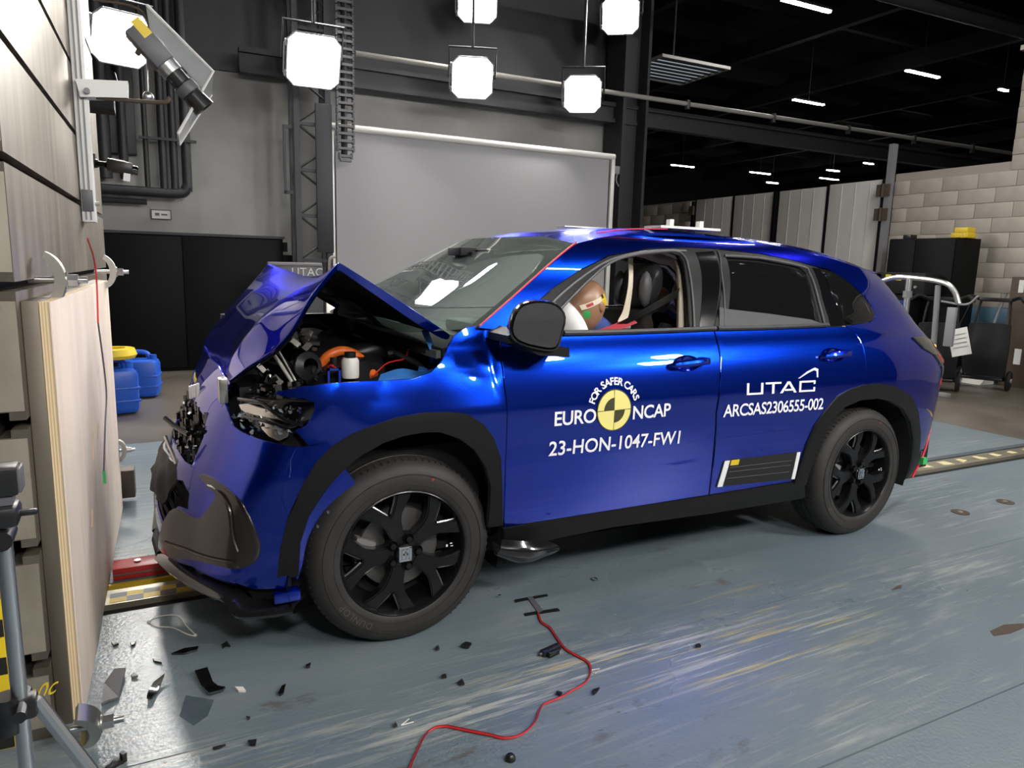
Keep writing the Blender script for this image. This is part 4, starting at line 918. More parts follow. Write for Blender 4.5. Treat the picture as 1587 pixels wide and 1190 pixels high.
# --- glasshouse
FW = [(0.524,1.151),(0.547,1.167),(0.644,1.227),(0.783,1.309),(0.935,1.381),(1.119,1.445),(1.347,1.48),(1.6,1.498),(1.793,1.498),(1.583,1.131),(0.772,1.129),(0.568,1.131)]
FH = [(0.655,1.136),(0.71,1.175),(0.82,1.249),(0.929,1.324),(1.057,1.397),(1.169,1.433),(1.324,1.457),(1.488,1.472),(1.531,1.46),(1.53,1.422),(1.499,1.332),(1.471,1.219),(1.452,1.139),(0.78,1.135)]
fr = part('front_window_frame', skin(MB(), FW, side(-.001), h=.03, thick=.035, lip=.003, holes=[FH]), 'trim_black'); mirror(fr)
def strip(line, off, r, name, m, parent=None, n=6):
    mb = MB(); mb.tube([(x, ys(x, z)+off, z) for x, z in line], r, n); return part(name, mb, m, parent)
def line2(P, n=6): return [(v.x, v.y) for v in smoothline([(p[0], p[1], 0) for p in P], n)]
strip(line2([(0.691,1.2),(0.779,1.269),(0.914,1.347),(1.087,1.422),(1.274,1.462),(1.46,1.481),(1.586,1.482)]), -.004, .007, 'window_seal', 'seal_grey', fr)
strip(line2([(0.723,1.182),(0.832,1.259),(0.941,1.332),(1.07,1.403),(1.186,1.441),(1.339,1.466),(1.517,1.48),(1.549,1.454),(1.534,1.404),(1.508,1.318),(1.486,1.219),(1.467,1.139)]), -.003, .006, 'window_seal', 'seal_grey', fr)
strip(line2([(0.78,1.135),(1.026,1.134),(1.3,1.135),(1.589,1.138)]), -.008, .011, 'belt_moulding', 'moulding', fr)
pc = part('pillar_cover', skin(MB(), [(1.641,1.478),(1.769,1.488),(1.584,1.14),(1.496,1.136)], side(-.006), h=.03, thick=.006, lip=.003), 'pillar_gloss'); mirror(pc)
RW = [(1.799,1.497),(2.087,1.482),(2.287,1.456),(2.441,1.423),(2.434,1.319),(2.463,1.13),(1.598,1.131)]
RH = [(1.821,1.462),(2.053,1.456),(2.299,1.424),(2.328,1.395),(2.314,1.293),(2.311,1.142),(1.663,1.135)]
fr2 = part('rear_window_frame', skin(MB(), RW, side(-.001), h=.03, thick=.035, lip=.003, holes=[RH]), 'trim_black'); mirror(fr2)
strip(line2([(1.815,1.468),(2.061,1.462),(2.318,1.427),(2.34,1.392),(2.326,1.277),(2.325,1.142)]), -.003, .006, 'window_seal', 'seal_grey', fr2)
strip(line2([(1.8,1.489),(1.73,1.394),(1.682,1.247),(1.65,1.133)]), -.003, .004, 'window_seal', 'seal_grey', fr2)
strip(line2([(1.601,1.138),(1.886,1.137),(2.151,1.139),(2.345,1.142)]), -.008, .011, 'belt_moulding', 'moulding', fr2)
rg = part('rear_window', skin(MB(), RH, side(.012), h=.05, thick=.004, lip=0), 'dark_glass', None, 'dark tinted side glass')
part('window_film', skin(MB(), [(1.645,1.23),(1.69,1.222),(1.949,1.199),(2.235,1.168),(2.334,1.14),(1.971,1.133),(1.614,1.131)], side(-.004), h=.05, thick=.001, lip=0), 'film', fr2, 'grey film strip')
qp = part('pillar_cover', skin(MB(), [(2.391,1.425),(2.445,1.417),(2.446,1.287),(2.491,1.135),(2.365,1.134),(2.363,1.271)], side(-.006), h=.03, thick=.006, lip=.003), 'pillar_gloss'); mirror(qp)
QG = rounded([(2.458,1.414),(2.537,1.409),(2.626,1.363),(2.708,1.294),(2.764,1.22),(2.772,1.173),(2.708,1.152),(2.497,1.136),(2.454,1.271)], 1)
qg = part('quarter_glass', skin(MB(), QG, side(-.001), h=.04, thick=.004, lip=0), 'dark_glass', None, 'dark tinted quarter glass'); mirror(qg)
part('quarter_backing', skin(MB(), QG, side(.12), h=.08, thick=.01, lip=0), 'liner')
# windscreen, roof, tailgate
WB = [Vector(p) for p in [(0.414,0.11,1.16),(0.532,0.142,1.237),(0.705,0.199,1.349),(0.87,0.274,1.443),(0.986,0.343,1.495)]]
def mir(p): return Vector((p[0], 1.84-p[1], p[2]))
cen = [Vector((.20,.92,1.13)),Vector((.37,.92,1.247)),Vector((.54,.92,1.357)),Vector((.71,.92,1.457)),Vector((.87,.92,1.53))]
cen = [Vector((.18,.92,1.125)),Vector((.36,.92,1.236)),Vector((.54,.92,1.342)),Vector((.715,.92,1.443)),Vector((.88,.92,1.53))]
rows = []
for a, c in zip(WB, cen):
    a2 = a+Vector((.01,.012,.0)); r = []
    for t in (-1,-.8,-.55,-.27,0,.27,.55,.8,1):
        k = t**10*.85+t*t*.15*abs(t); y = .92+(a2.y-.92)*abs(t)*(-1 if t > 0 else 1) if t else .92
        r.append(Vector((c.x+(a2.x-c.x)*k, y, c.z+(a2.z-c.z)*k)))
    rows.append(r)
ws = part('windscreen', loft(MB(), rows, 24, 18), 'screen_glass', None, 'windscreen reflecting the flood lamps')
fr_rows = [[p+Vector((.004,0,-.004)) for p in r] for r in rows]
bandm = MB()
for sgn in (0,1):
    e = [(r[0] if not sgn else r[-1]) for r in rows]; i2 = [(r[0]*.8+r[1]*.2 if not sgn else r[-1]*.8+r[-2]*.2) for r in rows]
    loft(bandm, [[p+Vector((0,0,-.003)) for p in e],[p+Vector((0,0,-.003)) for p in i2]], 16, 1, .003)
top_ = rows[-1]; t2 = [a*.9+b_*.1 for a, b_ in zip(rows[-1], rows[-2])]
loft(bandm, [[p+Vector((0,0,-.004)) for p in top_],[p+Vector((0,0,-.004)) for p in t2]], 20, 1, .003)
part('screen_band', bandm, 'liner', ws)
for s in (0,1):
    P = [(r[0] if not s else r[-1])+Vector((-.004,-.004 if not s else .004,.006)) for r in rows]
    part('red_seal', MB().tube(smoothline(P, 5), .004, 6), 'red_tape', ws, 'thin red strip along the glass edge')
RL = [Vector(p) for p in [(0.986,0.343,1.495),(1.164,0.42,1.53),(1.4,0.491,1.559),(1.638,0.491,1.571),(1.892,0.491,1.568),(2.216,0.494,1.551),(2.449,0.392,1.514),(2.699,0.34,1.466)]]+[Vector((3.02,ys(3.02,1.405),1.405)),Vector((3.14,ys(3.14,1.40),1.40))]
cz = [(.87,1.525),(1.02,1.562),(1.25,1.588),(1.55,1.603),(1.80,1.603),(2.08,1.592),(2.40,1.568),(2.68,1.534),(3.06,1.470),(3.26,1.430)]
rr = []
for a, (cx, czz) in zip(RL, cz):
    q1 = Vector((a.x*.5+cx*.5, a.y+.20, a.z+(czz-a.z)*.88)); rr.append([a, q1, Vector((cx,.92,czz)), mir(q1), mir(a)])
roof = part('roof', loft(MB(), rr, 28, 40, .012), 'blue_paint')
part('roof_lining', loft(MB(), [[p+Vector((0,.0,-.035)) for p in r] for r in rr], 14, 20), 'headliner', roof)
for s in (0,1):
    P = [mir(p)+Vector((0,-.03,.022)) if s else p+Vector((0,.03,.022)) for p in (RL[3:8] if s else RL[1:4])]
    part('red_strip', MB().tube(smoothline(P, 4), .0035, 6), 'red_tape', roof, 'red strip along the roof edge')
sp_rows = []
for dx, dz in ((-.10,.004),(.02,.006),(.11,.0),(.115,-.03),(.03,-.045)):
    sp_rows.append([rr[-1][0]+Vector((dx-.02,.03,dz)), rr[-1][1]+Vector((dx,0,dz)), rr[-1][2]+Vector((dx,0,dz)), rr[-1][3]+Vector((dx,0,dz)), rr[-1][4]+Vector((dx-.02,-.03,dz))])
part('spoiler', loft(MB(), sp_rows, 20, 16), 'blue_paint', roof)
tg = []
for x, z, cx in ((3.14,1.385,3.22),(3.13,1.35,3.21),(3.21,1.24,3.28),(3.36,1.06,3.44),(3.52,.94,3.60),(3.61,.78,3.67),(3.61,.60,3.68),(3.58,.44,3.66),(3.45,.36,3.60)):
    y = ys(x, z); tg.append([Vector((x-.01,y+.004,z)), Vector((x*.4+cx*.6,y+(.92-y)*.45,z)), Vector((cx,.92,z)), Vector((x*.4+cx*.6,1.84-y-(.92-y)*.45,z)), Vector((x-.01,1.836-y,z))])
part('tailgate', loft(MB(), tg, 20, 32, .015, (-1,0,0)), 'blue_paint')
part('rear_screen', loft(MB(), [[p+Vector((.012,0,0)) for p in (r[0]*.7+r[2]*.3, r[1], r[2], r[3], r[4]*.7+r[2]*.3)] for r in tg[1:4]], 14, 10, .004, (-1,0,0)), 'dark_glass')
TL = [(3.06,1.06),(3.22,1.06),(3.36,1.03),(3.48,.97),(3.56,.89),(3.36,.89),(3.28,.955),(3.14,1.0)]
lmp = part('tail_lamp', skin(MB(), TL, side(-.012), h=.03, thick=.02, lip=.004), 'trim_gloss'); mirror(lmp)
part('red_lens', skin(MB(), [(3.31,.96),(3.44,.965),(3.53,.90),(3.38,.90)], side(-.018), h=.03, thick=.012, lip=.004), 'lamp_red', lmp, 'red lens')
part('indicator', MB().ball((3.47,ys(3.47,.985)-.02,.985), .013, 2), 'lamp_amber', lmp, 'small glowing amber light')
part('lower_lens', skin(MB(), [(3.38,.885),(3.56,.885),(3.58,.79),(3.49,.79)], side(-.012), h=.03, thick=.012, lip=.004), 'seal_grey', lmp, 'grey lower lamp end')
rw = part('rear_lead', MB().tube(smoothline([(x, ys(x,z)-.012, z) for x, z in ((3.50,.80),(3.525,.70),(3.53,.60),(3.515,.50),(3.47,.40),(3.42,.30),(3.36,.20))], 6), .008, 6), 'red_tape', None, 'red wire taped down the rear corner')
part('teal_plug', MB().box((3.40,ys(3.42,.3)-.04,.28),(3.44,ys(3.42,.3)-.01,.32)), 'green_plastic', rw, 'teal plug')
# roof plate
RP = [(1.629,0.491,1.578),(1.882,0.491,1.58)]
pl_ = part('roof_target', MB().box((1.62,.55,1.600),(2.02,.68,1.612)).box((1.72,.60,1.612),(1.745,.63,1.648)).box((1.92,.60,1.612),(1.945,.63,1.648)), 'white_plastic', None, 'white plate with two pins on the roof', ang=20)
part('roof_target', MB().box((1.25,.86,1.597),(1.52,.94,1.604)), 'white_plastic', None, 'white strip on the middle of the roof')
# --- mirror, twisted round so that its glass faces the front left
mo = [([(0.457,-0.1,1.246),(0.488,-0.1,1.266),(0.548,-0.1,1.275),(0.615,-0.1,1.266),(0.655,-0.1,1.238),(0.668,-0.1,1.205),(0.651,-0.1,1.141),(0.639,-0.1,1.099),(0.617,-0.1,1.088),(0.568,-0.1,1.094),(0.487,-0.1,1.113),(0.445,-0.1,1.135),(0.431,-0.1,1.165),(0.438,-0.1,1.208)][i]) for i in range(14)]
mcen = Vector((sum(p[0] for p in mo)/14,-.10,sum(p[2] for p in mo)/14))
mp_ = rounded([(p[0]-mcen.x,p[2]-mcen.z) for p in mo], 1)
mh = MB(); N_ = len(mp_); vs = []; fs = []
for s, d in ((.93,-.004),(1.0,.0),(1.04,.03),(.96,.065),(.70,.095),(.0,.105)): vs += [(mcen.x+p[0]*s+d*.35, -.10+d, mcen.z+p[1]*s) for p in mp_]
for k in range(5): fs += [(k*N_+i, k*N_+(i+1) % N_, (k+1)*N_+(i+1) % N_, (k+1)*N_+i) for i in range(N_)]
mir_ = part('door_mirror', mh.add(vs, fs), 'black_gloss', fd)
mg = part('mirror_glass', MB().prism([(p[0]*.90,p[1]*.88+.003) for p in mp_], lambda x, z: (mcen.x+x, -.1045, mcen.z+z), lambda x, z: (mcen.x+x+.003, -.098, mcen.z+z)), 'mirror_glass', fd)
part('mirror_foot', MB().prism([(0.435,1.149),(0.484,1.171),(0.491,1.119),(0.548,1.113),(0.694,1.097),(0.698,1.062),(0.566,1.074),(0.472,1.12),(0.435,1.123)], lambda x, z: (x,-.085,z), lambda x, z: (x,.07,z)), 'trim_black', fd)
# --- front bumper
def half(s): return s+[(2-t, z) for t, z in s[::-1]]
FA_top = [(.999,.975),(.80,.975),(.62,.95)]
FA = FA_top+[(0.559,0.883),(0.455,0.821),(0.391,0.81),(0.293,0.797),(0.209,0.785),(0.152,0.781),(0.118,0.785),(0.083,0.797),(0.059,0.768),(0.054,0.714),(0.053,0.652),(0.054,0.543),(0.049,0.436),(0.044,0.334),(0.043,0.284),(0.145,0.285),(0.209,0.309),(0.327,0.312),(0.427,0.324),(0.596,0.288)]+[(.86,.215),(.999,.21)]
GH = [(0.861,0.813),(0.667,0.805),(0.629,0.741),(0.625,0.674),(0.621,0.636),(0.71,0.625)]
GH2 = [(min(t, .985), z) for t, z in GH]+[]
gz = [z for t, z in GH]; gh_hole = [(t, z) for t, z in GH]+[(2-t, z) for t, z in GH[::-1]]
LH = [(0.765,0.545),(0.646,0.574),(0.544,0.557),(0.511,0.508),(0.608,0.49),(0.662,0.436),(0.673,0.371)]
lh_hole = [(t, z) for t, z in LH]+[(2-t, z) for t, z in LH[::-1]]
fascia = half(FA)
bd = part('front_bumper', skin(MB(), fascia, bsurf(), h=.045, thick=.012, lip=.003, holes=[gh_hole, lh_hole], tdir=(1,0,0)), 'blue_paint')
part('bumper_core', skin(MB(), half([(.999,.96),(.5,.9),(.25,.80),(.12,.6),(.12,.25),(.999,.22)]), lambda t, z: Vector(bump(t, z))+Vector((.075,.0,0)), h=.09, thick=.03, lip=0, tdir=(1,0,0)), 'cavity')
SR = rounded([(0.512,0.632),(0.463,0.643),(0.356,0.635),(0.286,0.616),(0.234,0.591),(0.185,0.537),(0.147,0.464),(0.14,0.418),(0.155,0.384),(0.195,0.368),(0.299,0.372),(0.422,0.361),(0.52,0.334),(0.748,0.26),(0.81,0.262),(0.696,0.362),(0.656,0.448),(0.596,0.487),(0.5,0.491),(0.404,0.501),(0.374,0.535),(0.353,0.579),(0.349,0.595),(0.393,0.613),(0.444,0.618)], 1)
sr = part('fog_surround', skin(MB(), SR, bsurf(.016), h=.03, thick=.03, lip=.006, tdir=(1,.3,0)), 'trim_surround', bd, 'shiny black lower corner trim'); mirror(sr)
part('surround_ridge', MB().tube([bsurf(.02)(*q) for q in line2([(0.403,0.62),(0.315,0.609),(0.253,0.566),(0.216,0.48),(0.191,0.433)], 5)], .006, 6), 'trim_surround', sr)
part('surround_ridge', MB().tube([bsurf(.02)(*q) for q in line2([(0.609,0.362),(0.455,0.39),(0.304,0.395),(0.197,0.396)], 5)], .005, 6), 'trim_surround', sr)
# lower lip
LPp = [Vector(p) for p in [(-0.674,0.78,0.195),(-0.643,0.489,0.261),(-0.597,0.338,0.271),(-0.535,0.232,0.261),(-0.48,0.173,0.244)]]+[Vector((-.45,.13,.205)),Vector((-.36,.10,.20)),Vector((-.27,.09,.20))]
lip_rows = [[p+Vector((.03,.02,.03)) for p in LPp],[p+Vector((-.02,-.02,.012)) for p in LPp],[p+Vector((-.025,-.025,-.012)) for p in LPp],[p+Vector((.06,.05,-.02)) for p in LPp]]
lp_ = part('front_lip', loft(MB(), lip_rows, 28, 6), 'trim_gloss', bd, 'black hanging lip'); mirror(lp_)
part('lip_centre', MB().tube([LPp[0]+Vector((0,0,0)), Vector((-.685,.92,.215)), mir(LPp[0])], .025, 8), 'trim_black', bd)
part('under_strip', MB().tube([bsurf(-.02)(*q) for q in [(0.418,0.31),(0.309,0.306),(0.211,0.295)]], .014, 8), 'blue_paint', bd)
part('tow_bracket', MB().box((-.36,.06,.235),(-.27,.11,.275), bev=.008), 'blue_paint', bd)
fl2 = [(-0.116,0.694),(-0.048,0.591),(-0.043,0.571),(-0.095,0.566),(-0.155,0.529),(-0.196,0.488),(-0.23,0.431),(-0.253,0.34),(-0.267,0.284),(-0.289,0.296),(-0.269,0.429),(-0.233,0.522),(-0.177,0.611)]
w_ = part('arch_flange', skin(MB(), fl2, side(.045), h=.03, thick=.02, lip=.004), 'blue_paint', bd); 
for q in [(-0.206,0.077,0.489),(-0.172,0.069,0.538),(-0.099,0.059,0.58),(-0.072,0.057,0.593)]: part('flange_stud', MB().ball((q[0],q[1]-.006,q[2]), .008, 1), 'aluminium', w_)
# grille: crushed honeycomb
gm = MB(); rg_ = random.Random(3)
for i in range(420):
    t = rg_.uniform(.45,1.55); z = rg_.uniform(min(gz)-.01, max(gz)+.01)
    if not inside(t, z, gh_hole): continue
    p = Vector(bump(t, z))+Vector((rg_.uniform(.0,.05),0,0))
    R_ = Matrix.Translation(p) @ Matrix.Rotation(rg_.uniform(0,3), 4, 'X') @ Matrix.Rotation(rg_.uniform(-1,1), 4, 'Y')
    s_ = rg_.uniform(.012,.026); gm.box((-.006,-s_,-.004),(.006,s_,.004), R_)
part('crushed_grille', gm, 'trim_gloss', bd, 'crushed black honeycomb grille', kind='stuff', ang=20)
gm = MB()
for i in range(12):
    z = .27+i*.024; gm.tube([Vector(bump(t, z))+Vector((.02+.008*(i % 2),0,0)) for t in (.70,.8,.9,1.0,1.1,1.2,1.3)], .005, 5)
part('lower_grille', gm, 'trim_black', bd, kind='stuff')
part('plate_holder', loft(MB(), [[(-.60,.62,.60),(-.625,.75,.60),(-.64,.92,.59),(-.635,1.15,.60)],[(-.635,.60,.52),(-.665,.75,.53),(-.675,.92,.52),(-.66,1.15,.53)],[(-.67,.62,.46),(-.69,.78,.45),(-.70,.92,.45),(-.69,1.15,.46)]], 12, 10, .01, (1,0,0), wob=lambda u, v: (.006*sin(14*u+9*v),0,.003*sin(19*u))), 'trim_black', bd, 'crumpled plate carrier')
part('plate_edge', MB().tube(smoothline([Vector(p) for p in [(-0.645,0.62,0.725),(-0.635,0.6,0.694),(-0.624,0.58,0.662),(-0.615,0.57,0.629)]], 4), .008, 6), 'crumple', bd)
part('torn_strip', MB().tube([Vector(p) for p in [(-0.638,0.75,0.768),(-0.609,0.7,0.745),(-0.566,0.6,0.73)]], .010, 8), 'trim_gloss', bd)
# front badge letters seen edge-on
bdg = MB()
for i in range(4):
    p = Vector(bump(.86+.05*i, .87-.012*i)); bdg.box(p+Vector((-.010,-.012,-.026)), p+Vector((.0,.012,.026)))
part('front_badge', bdg, 'white_plastic', bd, 'bare badge lettering seen edge-on', kind='stuff')
# crumpled skirt between bonnet edge and bumper
sk = [[p for p in [Vector(q) for q in [(-0.425,1.48,0.969),(-0.425,1.45,0.906),(-0.441,1.35,0.86)]]],
      [Vector(q) for q in [(-0.439,0.95,0.903),(-0.443,1.0,0.873),(-0.453,1.05,0.837)]],
      [Vector(q) for q in [(-0.437,0.6,0.929),(-0.448,0.62,0.901),(-0.462,0.66,0.857)]],
      [Vector(q) for q in [(-0.434,0.4,0.96),(-0.447,0.42,0.92),(-0.457,0.42,0.873)]]]
part('torn_nose', loft(MB(), sk, 14, 22, .006, (1,0,0), wob=lambda u, v: (.014*sin(17*u+11*v)*sin(pi*u),0,.010*sin(23*v+6*u))), 'blue_paint', bd, 'torn blue skin under the bonnet edge')
part('torn_edge', MB().box(*[Vector(p) for p in (( -.475,.36,.885),(-.445,.42,.975))], bev=.005), 'crumple', bd)
# --- bonnet: a control cage of the folded sheet, creased along its kinks
CAGE = [
 [(.345,.235,1.083),(.345,.222,1.128),(.30,.45,1.15),(.25,.75,1.172),(.25,1.1,1.172),(.345,1.62,1.128),(.345,1.605,1.083)],
 [(.14,.218,1.215),(.14,.205,1.258),(.13,.45,1.262),(.12,.75,1.266),(.12,1.1,1.266),(.14,1.63,1.258),(.14,1.62,1.215)],
 [(-0.085,0.215,1.366),(-0.087,0.2,1.393),(-0.071,0.42,1.352),(-0.061,0.8,1.317),(-0.059,1.25,1.347),(-0.086,1.62,1.377),(-0.082,1.61,1.354)],
 [(-0.134,0.215,1.312),(-0.146,0.2,1.325),(-0.146,0.42,1.312),(-0.15,0.78,1.292),(-0.143,1.22,1.31),(-0.152,1.62,1.293),(-0.151,1.61,1.273)],
 [(-0.188,0.215,1.247),(-0.202,0.2,1.25),(-0.221,0.44,1.256),(-0.236,0.76,1.226),(-0.225,1.22,1.249),(-0.235,1.62,1.203),(-0.233,1.61,1.187)],
 [(-0.245,0.23,1.13),(-0.257,0.22,1.132),(-0.307,0.45,1.182),(-0.316,0.76,1.158),(-0.302,1.22,1.178),(-0.318,1.6,1.118),(-0.316,1.59,1.103)],
 [(-0.312,0.26,1.064),(-0.325,0.25,1.068),(-0.37,0.48,1.104),(-0.373,0.76,1.06),(-0.369,1.2,1.061),(-0.383,1.56,1.038),(-0.381,1.55,1.022)],
 [(-0.375,0.31,1.017),(-0.385,0.3,1.023),(-0.411,0.5,1.033),(-0.406,0.75,1.004),(-0.405,1.2,0.991),(-0.415,1.52,0.994),(-0.413,1.51,0.982)],
 [(-0.427,0.39,0.956),(-0.437,0.38,0.963),(-0.433,0.52,0.966),(-0.431,0.74,0.939),(-0.423,1.15,0.932),(-0.429,1.48,0.96),(-0.427,1.47,0.948)]]
def cage_mesh(C, off, lv, cols):
    nr, nc = len(C), len(C[0]); me = bpy.data.meshes.new('cage')
    me.from_pydata([Vector(p)+Vector(off) for r in C for p in r], [], [(j*nc+i, j*nc+i+1, (j+1)*nc+i+1, (j+1)*nc+i) for j in range(nr-1) for i in range(nc-1)])
    at = me.attributes.new('crease_edge', 'FLOAT', 'EDGE')
    for e in me.edges:
        a_, b_ = sorted(e.vertices); j, i = divmod(a_, nc); across = b_-a_ == 1; w = 0
        if across:
            if j == 2: w = .92
            elif j == 4 and 2 <= i: w = .55
            elif j == 5 and i >= 2: w = .75
            elif j == 6 and i in (1,2): w = .5
            elif j == 7: w = .45
        else:
            if cols and i in (1, nc-2): w = .9
            elif i == (2 if cols else 1) and j >= 2: w = .62
            elif i == (3 if cols else 2) and j in (5,6): w = .7
            elif i == (4 if cols else 3) and j in (4,5): w = .5
        at.data[e.index].value = w
    o = bpy.data.objects.new('cage', me); COL.objects.link(o); md = o.modifiers.new('s', 'SUBSURF'); md.levels = md.render_levels = lv
    bpy.context.view_layer.update(); m2 = bpy.data.meshes.new_from_object(o.evaluated_get(bpy.context.evaluated_depsgraph_get()))
    mb = MB().add([v.co.copy() for v in m2.vertices], [tuple(p.vertices) for p in m2.polygons]); bpy.data.objects.remove(o); bpy.data.meshes.remove(me); bpy.data.meshes.remove(m2); return mb
hood = part('bonnet', cage_mesh(CAGE, (0,0,0), 4, True), 'blue_paint', None, 'bonnet folded up into a sharp ridge', ang=50)
hr = [[Vector(p) for p in r] for r in CAGE]
part('bonnet_liner', cage_mesh([[r[1]+Vector((0,.03,0)), r[2], r[3], r[4], r[5]+Vector((0,-.03,0))] for r in hr], (.012,0,-.022), 3, False), 'liner', hood)
part('bonnet_rib', MB().tube([hr[0][3]+Vector((-.02,0,-.05)), hr[1][3]+Vector((0,0,-.05)), hr[2][3]+Vector((0.02,0,-.06))], .012, 8), 'seal_grey', hood)
for s in (0,1):
    f = (lambda p: mir(p)) if s else (lambda p: Vector(p))
    hp = [Vector(p) for p in [(0.277,0.3,1.136),(0.298,0.3,1.09),(0.321,0.3,1.043),(0.364,0.31,0.994)]]
    part('bonnet_hinge', loft(MB(), [[f(p+Vector((-.018,0,0))) for p in hp],[f(p+Vector((.012,.01,.0))) for p in hp]], 10, 4, .006, (0,1 if not s else -1,0)), 'blue_light', hood)
# --- headlamp wreck
hl = part('headlamp', skin(MB(), [(0.498,0.899),(0.463,0.925),(0.354,0.929),(0.281,0.933),(0.224,0.928),(0.128,0.924),(0.124,0.891),(0.147,0.85),(0.177,0.825),(0.219,0.832),(0.307,0.843),(0.414,0.848)], bsurf(-.03), h=.04, thick=.10, lip=.006, tdir=(1,.5,0)), 'trim_gloss', None, 'smashed left headlamp'); mirror(hl)
part('lamp_lens', skin(MB(), [(0.235,0.884),(0.205,0.902),(0.136,0.918),(0.13,0.891),(0.15,0.862),(0.174,0.858),(0.212,0.867)], bsurf(-.008), h=.03, thick=.01, lip=.004, tdir=(1,.5,0)), 'chrome', hl)
part('lamp_lens', skin(MB(), [(0.467,0.895),(0.414,0.905),(0.31,0.896),(0.248,0.878),(0.25,0.867),(0.336,0.874),(0.438,0.879)], bsurf(-.006), h=.03, thick=.01, lip=.004, tdir=(1,.5,0)), 'crumple', hl)
part('lamp_bracket', skin(MB(), [(0.336,0.857),(0.295,0.865),(0.256,0.851),(0.215,0.836),(0.214,0.814),(0.24,0.8),(0.281,0.812),(0.318,0.834)], bsurf(-.012), h=.025, thick=.01, lip=.004, tdir=(1,.5,0)), 'crumple', hl)
part('lamp_trim', MB().tube([bsurf(-.0)(*q) for q in line2([(0.463,0.913),(0.348,0.917),(0.295,0.901),(0.227,0.868),(0.157,0.85)], 4)], .007, 6).tube([bsurf(.0)(*q) for q in line2([(0.407,0.866),(0.299,0.86),(0.21,0.845),(0.139,0.866)], 4)], .006, 6), 'trim_gloss', hl)
sh = MB(); rg_ = random.Random(21)
for i in range(46):
    q = rg_.random(); p = Vector(bsurf(-.004)(.16+.34*q, .80+.09*rg_.random()+.02*(1-q)))+Vector((rg_.uniform(0,.02),rg_.uniform(-.008,.012),0))
    R_ = Matrix.Translation(p) @ Matrix.Rotation(rg_.uniform(0,6), 4, 'Y') @ Matrix.Rotation(rg_.uniform(-.9,.9), 4, 'X')
    a_, b_ = rg_.uniform(.008,.026), rg_.uniform(.003,.010); sh.add([R_ @ Vector(v) for v in ((-a_,0,-b_),(a_,.004,-b_*.4),(a_*.4,.0,b_),(-a_*.7,.003,b_*.7))], [(0,1,2,3)])
part('reflector_shards', sh, 'chrome', hl, 'shiny splinters of the lamp', kind='stuff', ang=5)
# --- engine bay
part('engine_bay', MB().box((-.36,.14,.30),(.44,1.70,.72)), 'cavity')
part('bay_wall', MB().box((.40,.22,.35),(.46,1.62,1.06)), 'liner')
part('far_wing_wall', MB().box((-.34,1.46,.60),(.46,1.52,1.12)), 'liner')
part('cowl', loft(MB(), [[(.32,.24,1.07),(.22,.6,1.10),(.18,.92,1.11),(.22,1.24,1.10),(.32,1.60,1.07)],[(.46,.22,1.10),(.36,.6,1.12),(.32,.92,1.13),(.36,1.24,1.12),(.46,1.62,1.10)]], 16, 4, .04), 'liner')
eb = part('engine', MB().box((-.22,.55,.70),(.20,1.25,.93), bev=.03), 'engine_black')
part('intake_cover', loft(MB(), [[(.16,.45,.98),(.20,.75,1.03),(.18,1.1,1.03)],[(.02,.42,1.0),(.04,.75,1.09),(.03,1.1,1.08)],[(-.14,.50,.93),(-.15,.75,1.00),(-.15,1.1,1.02)]], 14, 12, .12, wob=lambda u, v: (0,0,.012*sin(9*u+7*v))), 'engine_black', eb)
part('duct', MB().tube(smoothline([(.30,.62,1.02),(.18,.60,1.03),(.05,.62,1.0),(-.08,.72,1.01),(-.16,.85,1.02)], 6), .05, 12), 'engine_black', eb)
part('air_box', MB().box((.16,.66,.97),(.34,.96,1.07), bev=.02).box((.04,.62,.93),(.18,.80,1.03), bev=.015), 'engine_black', eb)
part('wiring_loom', MB().tube(smoothline([Vector(p) for p in [(0.137,0.7,1.122),(0.191,0.6,1.075),(0.213,0.5,1.031),(0.279,0.45,0.994),(0.317,0.4,0.968)]], 6), .014, 8), 'engine_black', eb)
hose = part('orange_hose', MB().tube(smoothline([Vector(p) for p in [(-0.088,0.55,0.955),(-0.074,0.53,0.991),(-0.048,0.52,1.022),(-0.001,0.52,1.039),(0.046,0.52,1.029),(0.077,0.5,1.004),(0.092,0.46,0.972),(0.109,0.43,0.944)]], 6), .0195, 12), 'orange_hose', None, 'thick orange high-voltage hose')
rv = part('fluid_reservoir', MB().lathe([(0,0),(.032,0),(.034,.01),(.034,.065),(.028,.078),(0,.080)], (0.004,0.4,0.949), (0,0,1), 18), 'white_plastic', None, 'white fluid reservoir')
pr_ = Vector((0.004,0.4,0.949))
part('cap', MB().cyl(pr_+Vector((0,0,.078)), pr_+Vector((0,0,.10)), .022, 14), 'engine_black', rv)
q = Vector((-0.063,0.38,0.978)); part('cable_clip', MB().box(q+Vector((-.025,0,-.05)), q+Vector((-.017,.02,.012))).box(q+Vector((.017,0,-.05)), q+Vector((.025,.02,.012))).box(q+Vector((-.025,0,.004)), q+Vector((.025,.02,.012))), 'blue_inner', None, 'blue clip frame')
q = Vector((-0.055,0.42,0.997)); part('cap', MB().cyl(q, q+Vector((0,0,.03)), .014, 12), 'engine_black')
part('inner_wing', loft(MB(), [[Vector(p) for p in [(0.037,0.16,0.967),(0.124,0.2,0.975),(0.228,0.24,0.969),(0.339,0.25,0.98)]],[Vector(p) for p in [(0.075,0.24,0.982),(0.169,0.28,0.994),(0.272,0.32,0.973),(0.376,0.34,0.994)]]], 14, 4, .01), 'blue_light')
part('strut_cover', loft(MB(), [[Vector(p) for p in [(0.268,0.36,0.973),(0.323,0.36,0.965),(0.385,0.36,0.97)]],[Vector(p) for p in [(0.311,0.46,0.984),(0.369,0.46,0.992),(0.433,0.46,0.987)]]], 8, 4, .02), 'blue_light')
